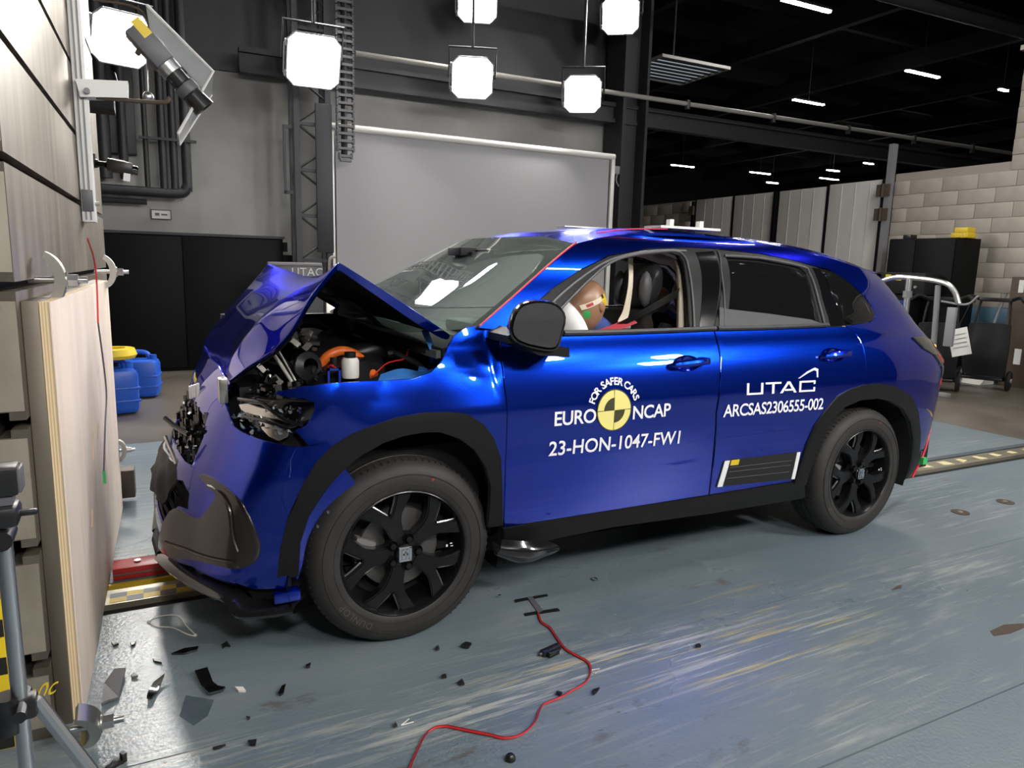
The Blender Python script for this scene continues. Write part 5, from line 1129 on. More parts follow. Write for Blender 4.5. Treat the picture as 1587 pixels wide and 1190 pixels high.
part('washer_neck', MB().cyl((0.358,0.42,0.99), (0.358,0.42,1.017), .02, 12), 'blue_inner')
part('brace', MB().tube([Vector(p) for p in [(0.186,0.5,1.021),(0.298,0.5,1.034),(0.346,0.42,1.057)]], .016, 8), 'engine_black')
part('red_lead', MB().tube(smoothline([Vector(p) for p in [(0.1,0.42,0.946),(0.127,0.42,0.971),(0.171,0.44,0.995),(0.244,0.46,1.005),(0.258,0.46,1.029),(0.266,0.46,1.069)]], 6), .0035, 6), 'red_plastic')
part('red_lead', MB().tube(smoothline([Vector(p) for p in [(-0.058,0.38,0.993),(-0.073,0.4,1.0),(-0.085,0.42,0.978)]], 6), .004, 6), 'red_plastic')
part('support_rod', MB().tube([Vector(p) for p in [(-0.291,0.36,1.062),(-0.264,0.34,1.017),(-0.233,0.32,0.957)]], .007, 8).tube([Vector(p) for p in [(-0.261,0.4,1.059),(-0.234,0.36,0.998),(-0.216,0.34,0.957)]], .005, 8), 'zinc')
part('white_strip', MB().tube([Vector(p) for p in [(0.264,0.7,1.111),(0.27,0.6,1.067),(0.264,0.5,1.029)]], .005, 6).tube([Vector(p) for p in [(0.257,0.75,1.084),(0.258,0.7,1.043),(0.253,0.65,1.012)]], .008, 6), 'white_plastic')
part('pipe', MB().tube(smoothline([Vector(p) for p in [(-0.068,1.0,1.094),(-0.045,1.0,1.111),(0.013,1.0,1.113),(0.078,1.0,1.076)]], 5), .018, 10), 'zinc')
fan = part('radiator_frame', MB().box((-.40,.42,.55),(-.33,1.42,.93)), 'engine_black')
part('fan_shroud', MB().lathe([(.02,0),(.16,.0),(.19,.03),(.19,.06)], (-.30,.55,.86), (-.7,-.5,.3), 24), 'engine_black', fan)
part('horn', MB().lathe([(.02,0),(.05,.03),(.055,.06),(.03,.075)], (-0.184,0.4,0.995), (.3,-.9,.2), 18), 'engine_black')
cm = MB(); dm = MB(); rg_ = random.Random(11)
for i in range(95):
    px_ = rg_.random(); base = Vector((-.36+.26*px_*rg_.random(), .30+.30*rg_.random(), .80+.20*px_+rg_.uniform(-.03,.03)))
    R_ = Matrix.Translation(base) @ Matrix.Rotation(rg_.uniform(0,3), 4, 'X') @ Matrix.Rotation(rg_.uniform(0,3), 4, 'Z')
    s_ = rg_.uniform(.010,.030); (cm if i % 4 == 0 else dm).box((-s_,-s_*.5,-.003),(s_,s_*.5,.003+s_*.3), R_)
for i in range(26):
    base = Vector((-0.151,0.62,1.074))+Vector((rg_.uniform(-.06,.08), rg_.uniform(-.1,.12), rg_.uniform(-.03,.035)))
    R_ = Matrix.Translation(base) @ Matrix.Rotation(rg_.uniform(0,3), 4, 'X') @ Matrix.Rotation(rg_.uniform(0,3), 4, 'Z')
    s_ = rg_.uniform(.008,.022); cm.box((-s_,-s_*.6,-.003),(s_,s_*.6,.003+s_*.3), R_)
part('crushed_metal', cm, 'crumple', None, 'shiny crushed metal behind the headlamp', kind='stuff', ang=20)
part('crushed_plastic', dm, 'trim_gloss', None, 'broken black plastic behind the headlamp', kind='stuff', ang=20)
# --- underside and wheel housings
part('underbody', MB().box((-.30,.26,.20),(3.30,1.58,.34)), 'liner')
part('rear_cavity', MB().box((3.05,.20,.25),(3.50,1.64,.80)), 'cavity')
for cx in (.09, 2.657):
    hs_ = MB(); K_ = 22; vs = []; fs = []
    for k in range(K_+1):
        a = -.35+(pi+.7)*k/K_; r_ = .415 if cx < 1 else .425
        for y in (.055,.33): vs.append((cx-r_*cos(a), y, .37+r_*(1.1 if cx < 1 else 1)*sin(a)))
    fs = [(2*k,2*k+2,2*k+3,2*k+1) for k in range(K_)]+[tuple(2*k+1 for k in range(K_+1))]
    w_ = part('wheel_housing', hs_.add(vs, fs), 'liner'); mirror(w_)
    part('axle', MB().box((cx-.05,.28,.28),(cx+.05,1.56,.38)), 'liner')
gpart = part('arch_liner', loft(MB(), [[Vector(p) for p in [(0.345,0.12,0.726),(0.409,0.12,0.679),(0.458,0.12,0.596),(0.474,0.12,0.475)]],[Vector(p) for p in [(0.392,0.3,0.664),(0.456,0.3,0.589),(0.518,0.3,0.455),(0.53,0.3,0.34)]]], 12, 4, .01, (-1,0,0)), 'trim_black')
# --- wheels
BASE = math.radians(38)
def spoke_shape(k, base):
    a0 = base+k*2*pi/5; P = []
    def pt(r, a): return (r*cos(a0+a), r*sin(a0+a))
    L_ = [(.060,-.50),(.085,-.34),(.120,-.28),(.150,-.30),(.190,-.40),(.234,-.49),(.234,-.235),(.195,-.165),(.160,-.065),(.153,0)]
    P = [pt(*q) for q in L_]+[pt(r, -a) for r, a in L_[::-1][1:]]
    return P
def make_wheel(cx, cz, y0, base, lab, toe=0):
    w = bpy.data.objects.new('wheel', None); COL.objects.link(w); w.parent = car
    wm = Matrix.Translation((cx, y0, cz)) @ Matrix.Rotation(toe, 4, 'Z'); w.matrix_basis = WM[car.name].inverted() @ wm; WM[w.name] = wm; w['label'] = lab
    T = wm
    prof = [(.228,.022),(.236,.010),(.246,.004),(.262,.002),(.285,.000),(.305,.003),(.322,.011),(.334,.022),(.343,.034),(.348,.046),(.3515,.060),(.3520,.078),(.346,.080),(.346,.087),(.3525,.089),(.3525,.112),(.346,.114),(.346,.122),(.3525,.124),(.3525,.147),(.346,.149),(.346,.157),(.352,.159),(.351,.178),(.345,.195),(.33,.212),(.30,.222),(.24,.215)]
    mb = MB(T).lathe(prof, (0,0,0), (0,1,0), 96)
    for v in mb.v:
        if v.z < .0008: v.z = .0008
    ty = part('tyre', mb, 'rubber', w)
    sb = MB(T)
    for k in range(84):
        a = 2*pi*k/84; Rk = Matrix.Rotation(a, 4, 'Y')
        if -.2 < cos(a)*0-(cos(a)*0): pass
        R2 = Rk @ Matrix.Translation((0,.055,.3482)) @ Matrix.Rotation(.12, 4, 'X'); q = T @ (R2 @ Vector((0,0,0)))
        if q.z > .05:
            sb.box((-.0016,-.021,-.003),(.0016,.019,.0024), R2)
            R3 = Rk @ Matrix.Translation((0,.10,.3506)); sb.box((-.0014,-.011,-.003),(.0014,.011,.0018), R3)
    part('tread_sipes', sb, 'sipe', w, kind='stuff')
    for rr_ in (.300,.262): part('sidewall_rib', MB(T).lathe([(rr_-.002,.0045),(rr_-.001,-.0005 if rr_ > .27 else .0005),(rr_+.001,-.0005 if rr_ > .27 else .0005),(rr_+.002,.0045)], (0,0,0), (0,1,0), 72), 'rubber', w)
    part('rim_barrel', MB(T).lathe([(.230,.018),(.236,.012),(.238,.006),(.234,.004),(.228,.012),(.222,.045),(.212,.09),(.205,.15),(.215,.20)], (0,0,0), (0,1,0), 72), 'rim_black', w)
    part('brake_disc', MB(T).lathe([(.06,.085),(.152,.085),(.155,.09),(.155,.11),(.06,.11)], (0,0,0), (0,1,0), 48), 'brake', w)
    part('back_plate', MB(T).lathe([(0,.125),(.205,.13),(.206,.14)], (0,0,0), (0,1,0), 40), 'cavity', w)
    cal = MB(T); pp = [(.10*cos(a), .10*sin(a)) for a in (2.75,2.95,3.2,3.45,3.65)]; po = [(.175*cos(a), .175*sin(a)) for a in (3.65,3.45,3.2,2.95,2.75)]
    part('brake_caliper', cal.prism(pp+po, lambda x, z: (x,.062,z), lambda x, z: (x,.115,z)), 'caliper', w)
    for k in range(5):
        P = spoke_shape(k, base)
        def yf(x, z):
            r = math.hypot(x, z); return .022-.020*max(0,min(1,(r-.06)/.17))+.010*max(0,(r-.19)/.04)
        sp_ = part('spoke', MB(T).prism(P, lambda x, z: (x,yf(x,z)+.012,z), lambda x, z: (x*.985,yf(x,z)+.05,z*.985)).prism(inset(P,.005), lambda x, z: (x,yf(x,z)+.008,z), lambda x, z: (x,yf(x,z)+.013,z)), 'rim_black', w, ang=25)
        a0 = base+k*2*pi/5
        V = [(.160,-.045),(.195,-.150),(.230,-.222)]
        for s in (-1,1): part('spoke_edge', MB(T).tube([(r*cos(a0+s*a), yf(r,0)+.020, r*sin(a0+s*a)) for r, a in V], .0048, 6), 'rim_cut', w)
        an = base+math.radians(33)+k*2*pi/5
        part('lug_nut', MB(T).cyl((.054*cos(an),.012,.054*sin(an)),(.054*cos(an),.045,.054*sin(an)),.0115,6), 'rim_black', w)
        part('lug_well', MB(T).lathe([(.0125,.03),(.019,.022),(.021,.028)], (.054*cos(an),0,.054*sin(an)), (0,1,0), 16), 'rim_black', w)
    part('hub', MB(T).lathe([(.0,.010),(.030,.010),(.034,.014),(.036,.030),(.070,.034),(.076,.05)], (0,0,0), (0,1,0), 40), 'rim_black', w)
    em = MB(T)
    for a, b_ in (((-.024,-.026),(-.016,.026)),((.016,-.026),(.024,.026)),((-.024,.020),(.024,.028)),((-.022,-.028),(.022,-.021))): em.box((a[0],.005,a[1]),(b_[0],.011,b_[1]))
    em.box((-.012,.003,-.018),(-.004,.011,.018)).box((.004,.003,-.018),(.012,.011,.018)).box((-.009,.003,-.004),(.009,.011,.004)).box((-.018,.0095,-.022),(.018,.012,.022))
    part('hub_emblem', em, 'chrome', w, 'chrome H emblem')
    return w, T
w1, T1 = make_wheel(.101, .3455, .035, BASE, 'left front wheel with black split spokes', -.0077)
w2, T2 = make_wheel(2.657, .3455, .035, math.radians(43), 'left rear wheel with black split spokes')
for w_, T_ in ((w1,T1),(w2,T2)):
    def arc(u, v, d, R0=.272, a0=math.radians(243)):
        a = a0-u/R0; r = R0+v; return (r*cos(a), -.0015, r*sin(a))
    tm = MB(T_); text_mesh(tm, 'DUNLOP', .034, lambda u, v, d: arc(u, v, d), spacing=1.1); part('sidewall_lettering', tm, mat('rubber_mark', (.075,.07,.065), .6) if w_ is w1 else 'rubber_mark', w_)
    pd = part('paint_dot', MB(T_).cyl((.29*cos(1.21),.0,.29*sin(1.21)),(.29*cos(1.21),-.001,.29*sin(1.21)),.006,10), mat('dot_red', (.25,.03,.02), .6) if w_ is w1 else 'dot_red', w_)
    part('balance_mark', MB(T_).box((.165,.0195,-.005),(.172,.0205,.004)).box((.183,.0195,-.006),(.194,.0205,-.003)).box((.181,.0195,.004),(.190,.0205,.008)), 'decal_white', w_)
for w_ in (w1, w2):
    c = w_.copy(); COL.objects.link(c); K = Matrix.Translation((0,1.84,0)) @ Matrix.Diagonal((1,-1,1,1))
    c.matrix_basis = WM[car.name].inverted() @ K @ WM[w_.name]; c['label'] = w_['label'].replace('left','right')
    for ch in w_.children: d = ch.copy(); COL.objects.link(d); d.parent = c
# --- lettering on the doors
def on_door(x0, z0, ang, off=-.004):
    ca, sa = cos(ang), sin(ang)
    def f(u, v, d): x, z = x0+u*ca-v*sa, z0+u*sa+v*ca; return (x, ys(x, z)+off, z)
    return f
part('test_number', text_mesh(MB(), '23-HON-1047-FW1', .082, on_door(.672,.664,-.021), spacing=1.0, bold=.0011), 'decal_white', fd)
part('lettering', text_mesh(MB(), 'EURO', .079, on_door(.690,.783,-.004), spacing=.95, bold=.0013), 'decal_white', fd)
part('lettering', text_mesh(MB(), 'NCAP', .079, on_door(1.070,.779,-.004), spacing=.95, bold=.0013), 'decal_white', fd)
cxx, czz, R0 = .979, .824, .083
def disc(r0, r1, a0, a1, off, n=14):
    mb = MB(); vs = []; fs = []
    for i in range(n+1):
        a = a0+(a1-a0)*i/n
        for r in (r0, r1): x, z = cxx+r*cos(a), czz+r*sin(a); vs.append((x, ys(x, z)+off, z))
    return mb.add(vs, [(2*i,2*i+1,2*i+3,2*i+2) for i in range(n)])
part('roundel_ring', disc(0,R0+.004,0,2*pi,-.0032,48), 'decal_black', fd)
for k in range(4): part('roundel', disc(.0,R0-.001,k*pi/2+.02,(k+1)*pi/2-.02,-.0040), 'decal_yellow', fd)
part('roundel_sector', disc(.0,.052,pi/2,pi,-.0048), 'decal_black', fd); part('roundel_sector', disc(.0,.052,-pi/2,0,-.0048), 'decal_black', fd)
tot = 'FOR SAFER CARS'; wl_w = {' ':.5,'F':.85,'O':1.15,'R':1.0,'S':.95,'A':1.05,'E':.9,'C':1.05}
span = sum(wl_w[c] for c in tot); a = math.radians(163); rng = math.radians(146); tm = MB()
for c in tot:
    da = rng*wl_w[c]/span; am = a-da/2
    if c != ' ':
        text_mesh(tm, c, .042, on_door(cxx+.104*cos(am), czz+.104*sin(am), am-pi/2), align='CENTER', bold=.0012)
    a -= da
part('lettering', tm, 'decal_white', fd)
part('test_number', text_mesh(MB(), 'ARCSAS2306555-002', .079, on_door(1.584,.748,-.017), spacing=.94, bold=.0012), 'decal_white', rd)
ut = MB(); f = on_door(1.718,.839,-.022); Hh_, ww = .054, .009
def bar(u0, v0, u1, v1): 
    n_ = 6; vs = []
    for i in range(n_+1):
        u = u0+(u1-u0)*i/n_; vs += [f(u, v0, 0), f(u, v1, 0)]
    ut.add(vs, [(2*i,2*i+1,2*i+3,2*i+2) for i in range(n_)])
def quad(*P): ut.add([f(u, v, 0) for u, v in P], [tuple(range(len(P)))])
bar(0,0,.015,Hh_); bar(0,0,.105,ww); bar(.090,0,.105,Hh_)
bar(.118,Hh_-ww,.222,Hh_); bar(.162,0,.178,Hh_)
quad((.215,0),(.234,0),(.282,Hh_),(.263,Hh_)); quad((.263,Hh_),(.282,Hh_),(.330,0),(.311,0)); bar(.248,.010,.300,.019)
bar(.345,0,.36,Hh_); bar(.345,Hh_-ww,.458,Hh_); bar(.345,0,.458,ww); bar(.444,ww,.458,.022); bar(.444,Hh_-.018,.458,Hh_)
sw = [(.335,.066),(.40,.098),(.455,.115),(.478,.108),(.476,.068),(.466,.068),(.464,.098),(.445,.103),(.40,.088),(.345,.066)]
ut.prism(sw, lambda u, v: f(u, v, 0), lambda u, v: tuple(Vector(f(u, v, 0))+Vector((0,-.0004,0))))
part('lettering', ut, 'decal_white', rd)
DP = [(1.603,0.41),(2.13,0.384),(2.132,0.526),(1.624,0.536)]
dp_ = part('black_tape_panel', skin(MB(), DP, side(-.004), h=.05, thick=.003, lip=.001), 'slot_black', rd, 'black taped panel low on the rear door')
def seg(a, b_, t): return (a[0]+(b_[0]-a[0])*t, a[1]+(b_[1]-a[1])*t)
for t0, t1 in ((.01,.07),(.955,1.0)): part('white_strip', skin(MB(), [seg(DP[0],DP[1],t0),seg(DP[0],DP[1],t1),seg(DP[3],DP[2],t1),seg(DP[3],DP[2],t0)], side(-.0065), h=.05, thick=.002, lip=0), 'decal_white', dp_)
part('yellow_square', skin(MB(), [seg(seg(DP[0],DP[3],.80),seg(DP[1],DP[2],.80),.09),seg(seg(DP[0],DP[3],.80),seg(DP[1],DP[2],.80),.19),seg(DP[3],DP[2],.19),seg(DP[3],DP[2],.09)], side(-.007), h=.05, thick=.002, lip=0), 'yellow_plastic', dp_)
for v in (.3,.55,.72): part('tape_line', MB().tube([(x, ys(x, z)-.005, z) for x, z in [seg(seg(DP[0],DP[3],v),seg(DP[1],DP[2],v),.1+.08*i) for i in range(11)]], .001, 4), 'seal_grey', dp_)
# --- cabin
part('cabin_floor', MB().box((.45,.12,.34),(3.3,1.72,.40)), 'cavity')
part('firewall', MB().box((.44,.16,.36),(.50,1.68,1.02)), 'liner')
db = part('dashboard', loft(MB(), [[(.30,.25,1.06),(.24,.92,1.08),(.30,1.59,1.06)],[(.55,.22,1.09),(.52,.92,1.11),(.55,1.62,1.09)],[(.78,.22,1.06),(.76,.92,1.08),(.78,1.62,1.06)],[(.84,.22,.85),(.84,.92,.85),(.84,1.62,.85)],[(.80,.22,.6),(.80,.92,.6),(.80,1.62,.6)]], 16, 20, .03), 'dash')
part('instrument_hood', MB().box((.52,.38,1.10),(.72,.70,1.155), bev=.02), 'dash', db)
part('steering_wheel', MB().tube([(.93+.03*sin(a*pi/12), .50+.18*cos(a*pi/12), 1.03+.165*sin(a*pi/12)) for a in range(24)], .015, 8, closed=True), 'leather')
part('rear_mirror', MB().box((.70,.80,1.40),(.73,1.04,1.455), bev=.01), 'liner')
part('screen_sensor', MB().box((.66,.84,1.435),(.84,1.0,1.475), bev=.008), 'liner')
part('screen_tag', MB().box((.74,.72,1.464),(.80,.98,1.468)), 'white_paper')
def seat(y, lab):
    s = part('front_seat', loft(MB(), [[(1.30,y-.24,.98),(1.27,y,.97),(1.30,y+.24,.98)],[(1.36,y-.25,1.12),(1.36,y,1.12),(1.36,y+.25,1.12)],[(1.40,y-.19,1.19),(1.40,y,1.20),(1.40,y+.19,1.19)],[(1.50,y-.19,1.18),(1.52,y,1.19),(1.50,y+.19,1.18)],[(1.56,y-.25,1.05),(1.58,y,1.05),(1.56,y+.25,1.05)],[(1.50,y-.24,.60),(1.52,y,.60),(1.50,y+.24,.60)],[(1.30,y-.24,.55),(1.2,y,.55),(1.30,y+.24,.55)],[(1.24,y-.24,.75),(1.20,y,.75),(1.24,y+.24,.75)],[(1.30,y-.24,.98),(1.27,y,.97),(1.30,y+.24,.98)]], 14, 36), 'leather', None, lab)
    for q in (-.24,.24): part('side_bolster', loft(MB(), [[(1.32,y+q-.03,.70),(1.36,y+q,.62),(1.50,y+q-.02,.70)],[(1.34,y+q-.04,.95),(1.30,y+q,.95),(1.54,y+q-.03,.95)],[(1.42,y+q-.03,1.13),(1.44,y+q,1.15),(1.54,y+q-.02,1.12)]], 10, 12, .04, (0,.7,0)), 'leather', s)
    part('seat_cushion', MB().box((.98,y-.25,.50),(1.42,y+.25,.66), bev=.05), 'leather', s)
    hr_ = MB(); hr_.ball((1.47,y,1.315), 1.0, 3, (.062,.125,.115))
    for v in hr_.v: 
        d = v-Vector((1.47,y,1.315)); v.z = 1.315+math.copysign(min(.105, abs(d.z)*1.15), d.z); v.y = y+math.copysign(min(.125, abs(d.y)*1.2), d.y)
        v.x += .25*(v.z-1.315)
    hd = part('headrest', hr_, 'leather', s)
    for q in (-.1,.1): part('headrest_wing', MB().ball((1.425,y+q,1.30), 1.0, 2, (.035,.03,.085)), 'seal_grey', hd)
    for q in (-.05,.05): part('headrest_post', MB().cyl((1.47,y+q,1.15),(1.46,y+q,1.25),.008,8), 'black_plastic', hd)
    part('piping', MB().tube(smoothline([(1.50,y-.275,.95),(1.50,y-.285,1.05),(1.53,y-.275,1.12),(1.55,y-.24,1.155)], 5), .005, 6), 'stitch', s)
    return s
seat(.50, 'black leather driver seat'); seat(1.34, 'black leather passenger seat')
part('rear_bench', loft(MB(), [[(2.25,.25,.60),(2.25,.92,.60),(2.25,1.59,.60)],[(2.32,.25,.72),(2.30,.92,.72),(2.32,1.59,.72)],[(2.62,.25,.70),(2.62,.92,.70),(2.62,1.59,.70)],[(2.72,.25,.95),(2.72,.92,.95),(2.72,1.59,.95)],[(2.82,.25,1.16),(2.82,.92,1.16),(2.82,1.59,1.16)],[(2.92,.25,1.12),(2.92,.92,1.12),(2.92,1.59,1.12)]], 12, 26, .05), 'leather')
for y in (.55,1.29): part('rear_headrest', MB().ball((2.86,y,1.22), 1.0, 2, (.05,.12,.07)), 'leather')
part('cream_belt', loft(MB(), [[Vector(p) for p in [(1.361,0.46,1.443),(1.346,0.43,1.322),(1.301,0.4,1.203),(1.259,0.38,1.151),(1.276,0.37,1.119)]],[Vector(p) for p in [(1.388,0.46,1.444),(1.372,0.43,1.323),(1.338,0.4,1.203),(1.311,0.38,1.15),(1.313,0.37,1.118)]]], 18, 2, .003, (0,1,0)), 'belt_cream', None, 'cream belt hanging from the roof')
part('belt_buckle', MB().box(Vector((1.282,0.36,1.131))-Vector((.035,.01,.012)), Vector((1.282,0.36,1.131))+Vector((.03,.01,.014)), bev=.004), 'white_plastic')
part('seat_belt', loft(MB(), [[Vector(p) for p in [(1.518,0.24,1.322),(1.417,0.25,1.271),(1.289,0.27,1.203),(1.187,0.32,1.136),(1.128,0.36,1.102)]],[Vector(p) for p in [(1.521,0.24,1.286),(1.419,0.25,1.236),(1.306,0.27,1.18),(1.206,0.32,1.121),(1.147,0.36,1.087)]]], 18, 2, .003, (0,1,0)), 'trim_black')
for y in (1.62,): part('pillar_trim', MB().box((1.60,y,.6),(1.70,y+.05,1.45), bev=.012), 'pillar_beige')
part('pillar_trim', skin(MB(), [(1.551,1.442),(1.575,1.443),(1.532,1.331),(1.508,1.245),(1.473,1.134),(1.439,1.135),(1.474,1.245),(1.504,1.331)], side(.055), h=.05, thick=.03, lip=0), 'pillar_beige', None, 'beige pillar lining')
part('door_lining', MB().box((.62,.12,.40),(1.55,.16,1.09)).box((1.62,.12,.40),(2.45,.16,1.09)), 'dash')
# airbag
ab = MB(); ab.ball((.965,.46,1.09), 1.0, 4, (.10,.22,.19))
for v in ab.v: v.x += .015*sin(9*v.y+11*v.z)+.3*(1.09-v.z)*.4
part('airbag', ab, 'airbag', None, 'spent white driver airbag')
# ================================================================ crash-test dummies in the cabin
mat('dummy_skin', (.36,.20,.12), .35); mat('dummy_dark', (.38,.13,.07), .4); mat('dummy_tan', (.52,.33,.18), .5)
mat('shirt_blue', (.06,.10,.34), .8); mat('sleeve_red', (.50,.05,.07), .75); mat('shirt_teal', (.02,.16,.17), .8); mat('shirt_grey', (.2,.2,.21), .8)
def skinned(chain, edges, name, m, parent, sub=2):
    me = bpy.data.meshes.new(name); me.from_pydata([Vector(c[:3]) for c in chain], edges, [])
    o = bpy.data.objects.new(name, me); COL.objects.link(o)
    md = o.modifiers.new('skin', 'SKIN'); sv = me.skin_vertices[0].data
    for i, c in enumerate(chain): sv[i].radius = (c[3], c[4] if len(c) > 4 else c[3]); sv[i].use_root = (i == 0)
    sb = o.modifiers.new('sub', 'SUBSURF'); sb.levels = sub; sb.render_levels = sub
    bpy.context.view_layer.update(); dg = bpy.context.evaluated_depsgraph_get()
    m2 = bpy.data.meshes.new_from_object(o.evaluated_get(dg)); mb = MB().add([v.co.copy() for v in m2.vertices], [tuple(p.vertices) for p in m2.polygons])
    bpy.data.objects.remove(o); bpy.data.meshes.remove(me); bpy.data.meshes.remove(m2)
    return emit(name, mb, m, parent, ang=60)
def dummy(hx, hy, hz, yawd, pitch, lab, skin_m, shirt, sleeve, S_=1.0, hips=None):
    """head centre, head turned by yaw (0 looks to -x) and bowed by pitch"""
    t = thing('crash_test_dummy', (hips[0], hips[1], hips[2]), lab, 'dummy'); h = Vector((hx,hy,hz)); hp = Vector(hips)
    neck = h+Vector((.075,0,-.125))*S_; chest = neck*.55+hp*.45+Vector((.05,0,.0)); sh = neck+Vector((.055,0,-.06))*S_
    ch = [(*hp,.15*S_,.17*S_),(*chest,.14*S_,.18*S_),(*sh,.10*S_,.15*S_),(*neck,.055*S_,.055*S_),(*(h+Vector((.03,0,-.06))*S_),.055*S_,.055*S_)]
    ed = [(0,1),(1,2),(2,3),(3,4)]
    body = skinned(ch, ed, 'torso', shirt, t)
    for s in (-1,1):
        a0 = sh+Vector((0,s*.17,-.02))*S_; el = a0+Vector((-.10,s*.05,-.25))*S_; wr_ = el+Vector((-.24,-s*.05,.03))*S_; kn = wr_+Vector((-.07,0,.0))*S_
        arm = skinned([(*a0,.062*S_),(*el,.045*S_),(*(el*.3+wr_*.7),.038*S_),(*wr_,.03*S_),(*kn,.035*S_,.022*S_)], [(0,1),(1,2),(2,3),(3,4)], 'arm', sleeve, t)
        for f_ in range(4):
            b0 = kn+Vector((-.02,(f_-1.5)*.02,.0))*S_; skinned([(*b0,.010),(*(b0+Vector((-.035,0,-.006))*S_),.009),(*(b0+Vector((-.06,0,-.03))*S_),.008)], [(0,1),(1,2)], 'finger', skin_m, arm, 1)
        skinned([(*(kn+Vector((.02,-s*.02,.0))*S_),.011),(*(kn+Vector((-.01,-s*.05,-.012))*S_),.010),(*(kn+Vector((-.035,-s*.05,-.03))*S_),.008)], [(0,1),(1,2)], 'thumb', skin_m, arm, 1)
        th = hp+Vector((-.02,s*.10,-.04))*S_; k2 = th+Vector((-.42,s*.04,.05))*S_; an = k2+Vector((-.18,0,-.30))*S_
        if an.z < .46: an.z = .46
        skinned([(*th,.09*S_),(*k2,.06*S_),(*an,.045*S_),(*(an+Vector((-.12,0,-.015))*S_),.035*S_)], [(0,1),(1,2),(2,3)], 'leg', shirt, t)
    # head
    bm = bmesh.new(); bmesh.ops.create_icosphere(bm, subdivisions=4, radius=1)
    for v in bm.verts:
        x, y, z = v.co; X = x*.098; Y_ = y*.077; Z = z*.112
        if z < 0: X = X*(1-.12*(-z))+(-.022)*(-z); Y_ *= 1-.22*(-z)**1.5; Z *= 1.08
        if x > .2: Z += .012*x
        g = math.exp(-((y/.16)**2+((z+.18)/.22)**2)) if x < 0 else 0; X -= .022*g              # nose
        for s in (-1,1): e = math.exp(-(((y-s*.38)/.18)**2+((z-.02)/.13)**2)) if x < 0 else 0; X += .012*e   # eye sockets
        g2 = math.exp(-((y/.35)**2+((z+.62)/.10)**2)) if x < 0 else 0; X -= .006*g2            # lips
        g3 = math.exp(-((y/.3)**2+((z+.88)/.16)**2)) if x < 0 else 0; X -= .016*g3             # chin
        v.co = Vector((X, Y_, Z))*S_
    Hm = Matrix.Translation(h) @ Matrix.Rotation(yawd, 4, 'Z') @ Matrix.Rotation(-pitch, 4, 'Y')
    hd = emit('head', MB().bm(bm, Hm), skin_m, t, ang=60)
    for s in (-1,1): emit('ear', MB().ball((0,0,0), 1, 2, (.018*S_,.008*S_,.028*S_), Hm @ Matrix.Translation((.012*S_,s*.076*S_,-.012*S_))), skin_m, hd)
    return t, hd, Hm
d1, h1, HM = dummy(1.150,.47,1.225,.12,.42,'tan crash-test dummy in the driver seat bowed onto the white airbag', 'dummy_skin', 'shirt_blue', 'sleeve_red', 1.0, (1.22,.50,.72))
def cheek(x0, z0, x1, z1, d=.0785): return MB().add([HM @ Vector(v) for x, z in ((x0,z0),(x1,z0),(x1,z1),(x0,z1)) for v in ((x,-(d-.35*max(0,-z)*.1-2.6*x*x-1.2*z*z)-.002,z),)], [(0,1,2,3)])
def patch(x0, z0, x1, z1, m_, nm, n_=6):
    mb = MB(); vs = []
    def yy(x, z):
        q = max(0, 1-(x/.098)**2-(z/.112)**2); w_ = .077*math.sqrt(q)*(1-.22*max(0,-z/.112)**1.5); return -w_-.004
    for i in range(n_+1):
        for j in range(n_+1): x = x0+(x1-x0)*i/n_; z = z0+(z1-z0)*j/n_; vs.append(HM @ Vector((x,yy(x,z),z)))
    fs = [(i*(n_+1)+j, i*(n_+1)+j+1, (i+1)*(n_+1)+j+1, (i+1)*(n_+1)+j) for i in range(n_) for j in range(n_)]
    emit(nm, mb.add(vs, fs), m_, h1)
patch(-.082,.010,.045,.034,'belt_cream','tape_band'); patch(-.062,.015,-.030,.029,'sleeve_red','red_stripe')
patch(.020,-.020,.056,.034,'yellow_plastic','yellow_target'); patch(.004,-.016,.026,.004,'black_plastic','black_target'); patch(.026,.020,.042,.038,'black_plastic','black_target')
patch(-.080,-.035,-.055,.002,'green_plastic','green_tag'); patch(.042,-.042,.050,-.034,'black_plastic','ear_hole')
emit('belt_webbing', loft(MB(), [[(1.02,.30,1.075),(1.13,.28,1.10),(1.24,.28,1.135),(1.31,.30,1.15)],[(1.03,.34,1.10),(1.13,.32,1.125),(1.24,.32,1.16),(1.30,.34,1.175)]], 12, 3, .004, (0,1,0)), 'sleeve_red', d1, 'red sleeve and strap')
emit('yellow_tab', MB().box((1.03,.285,1.068),(1.10,.30,1.098)), 'yellow_plastic', d1)
dummy(1.37,1.17,1.255,.1,.1,'crash-test dummy on the passenger side, mostly hidden by the door mirror', 'dummy_tan', 'shirt_grey', 'shirt_grey', 1.0, (1.36,1.30,.72))
d3, h3, H3 = dummy(1.76,.48,1.265,.0,.55,'small reddish crash-test dummy sitting behind the driver seat', 'dummy_dark', 'shirt_teal', 'dummy_dark', .86, (2.20,.56,.84))
dummy(2.30,1.34,1.19,.0,.15,'small crash-test dummy on the far rear seat behind tinted glass', 'dummy_skin', 'shirt_blue', 'shirt_blue', .82, (2.46,1.34,.84))
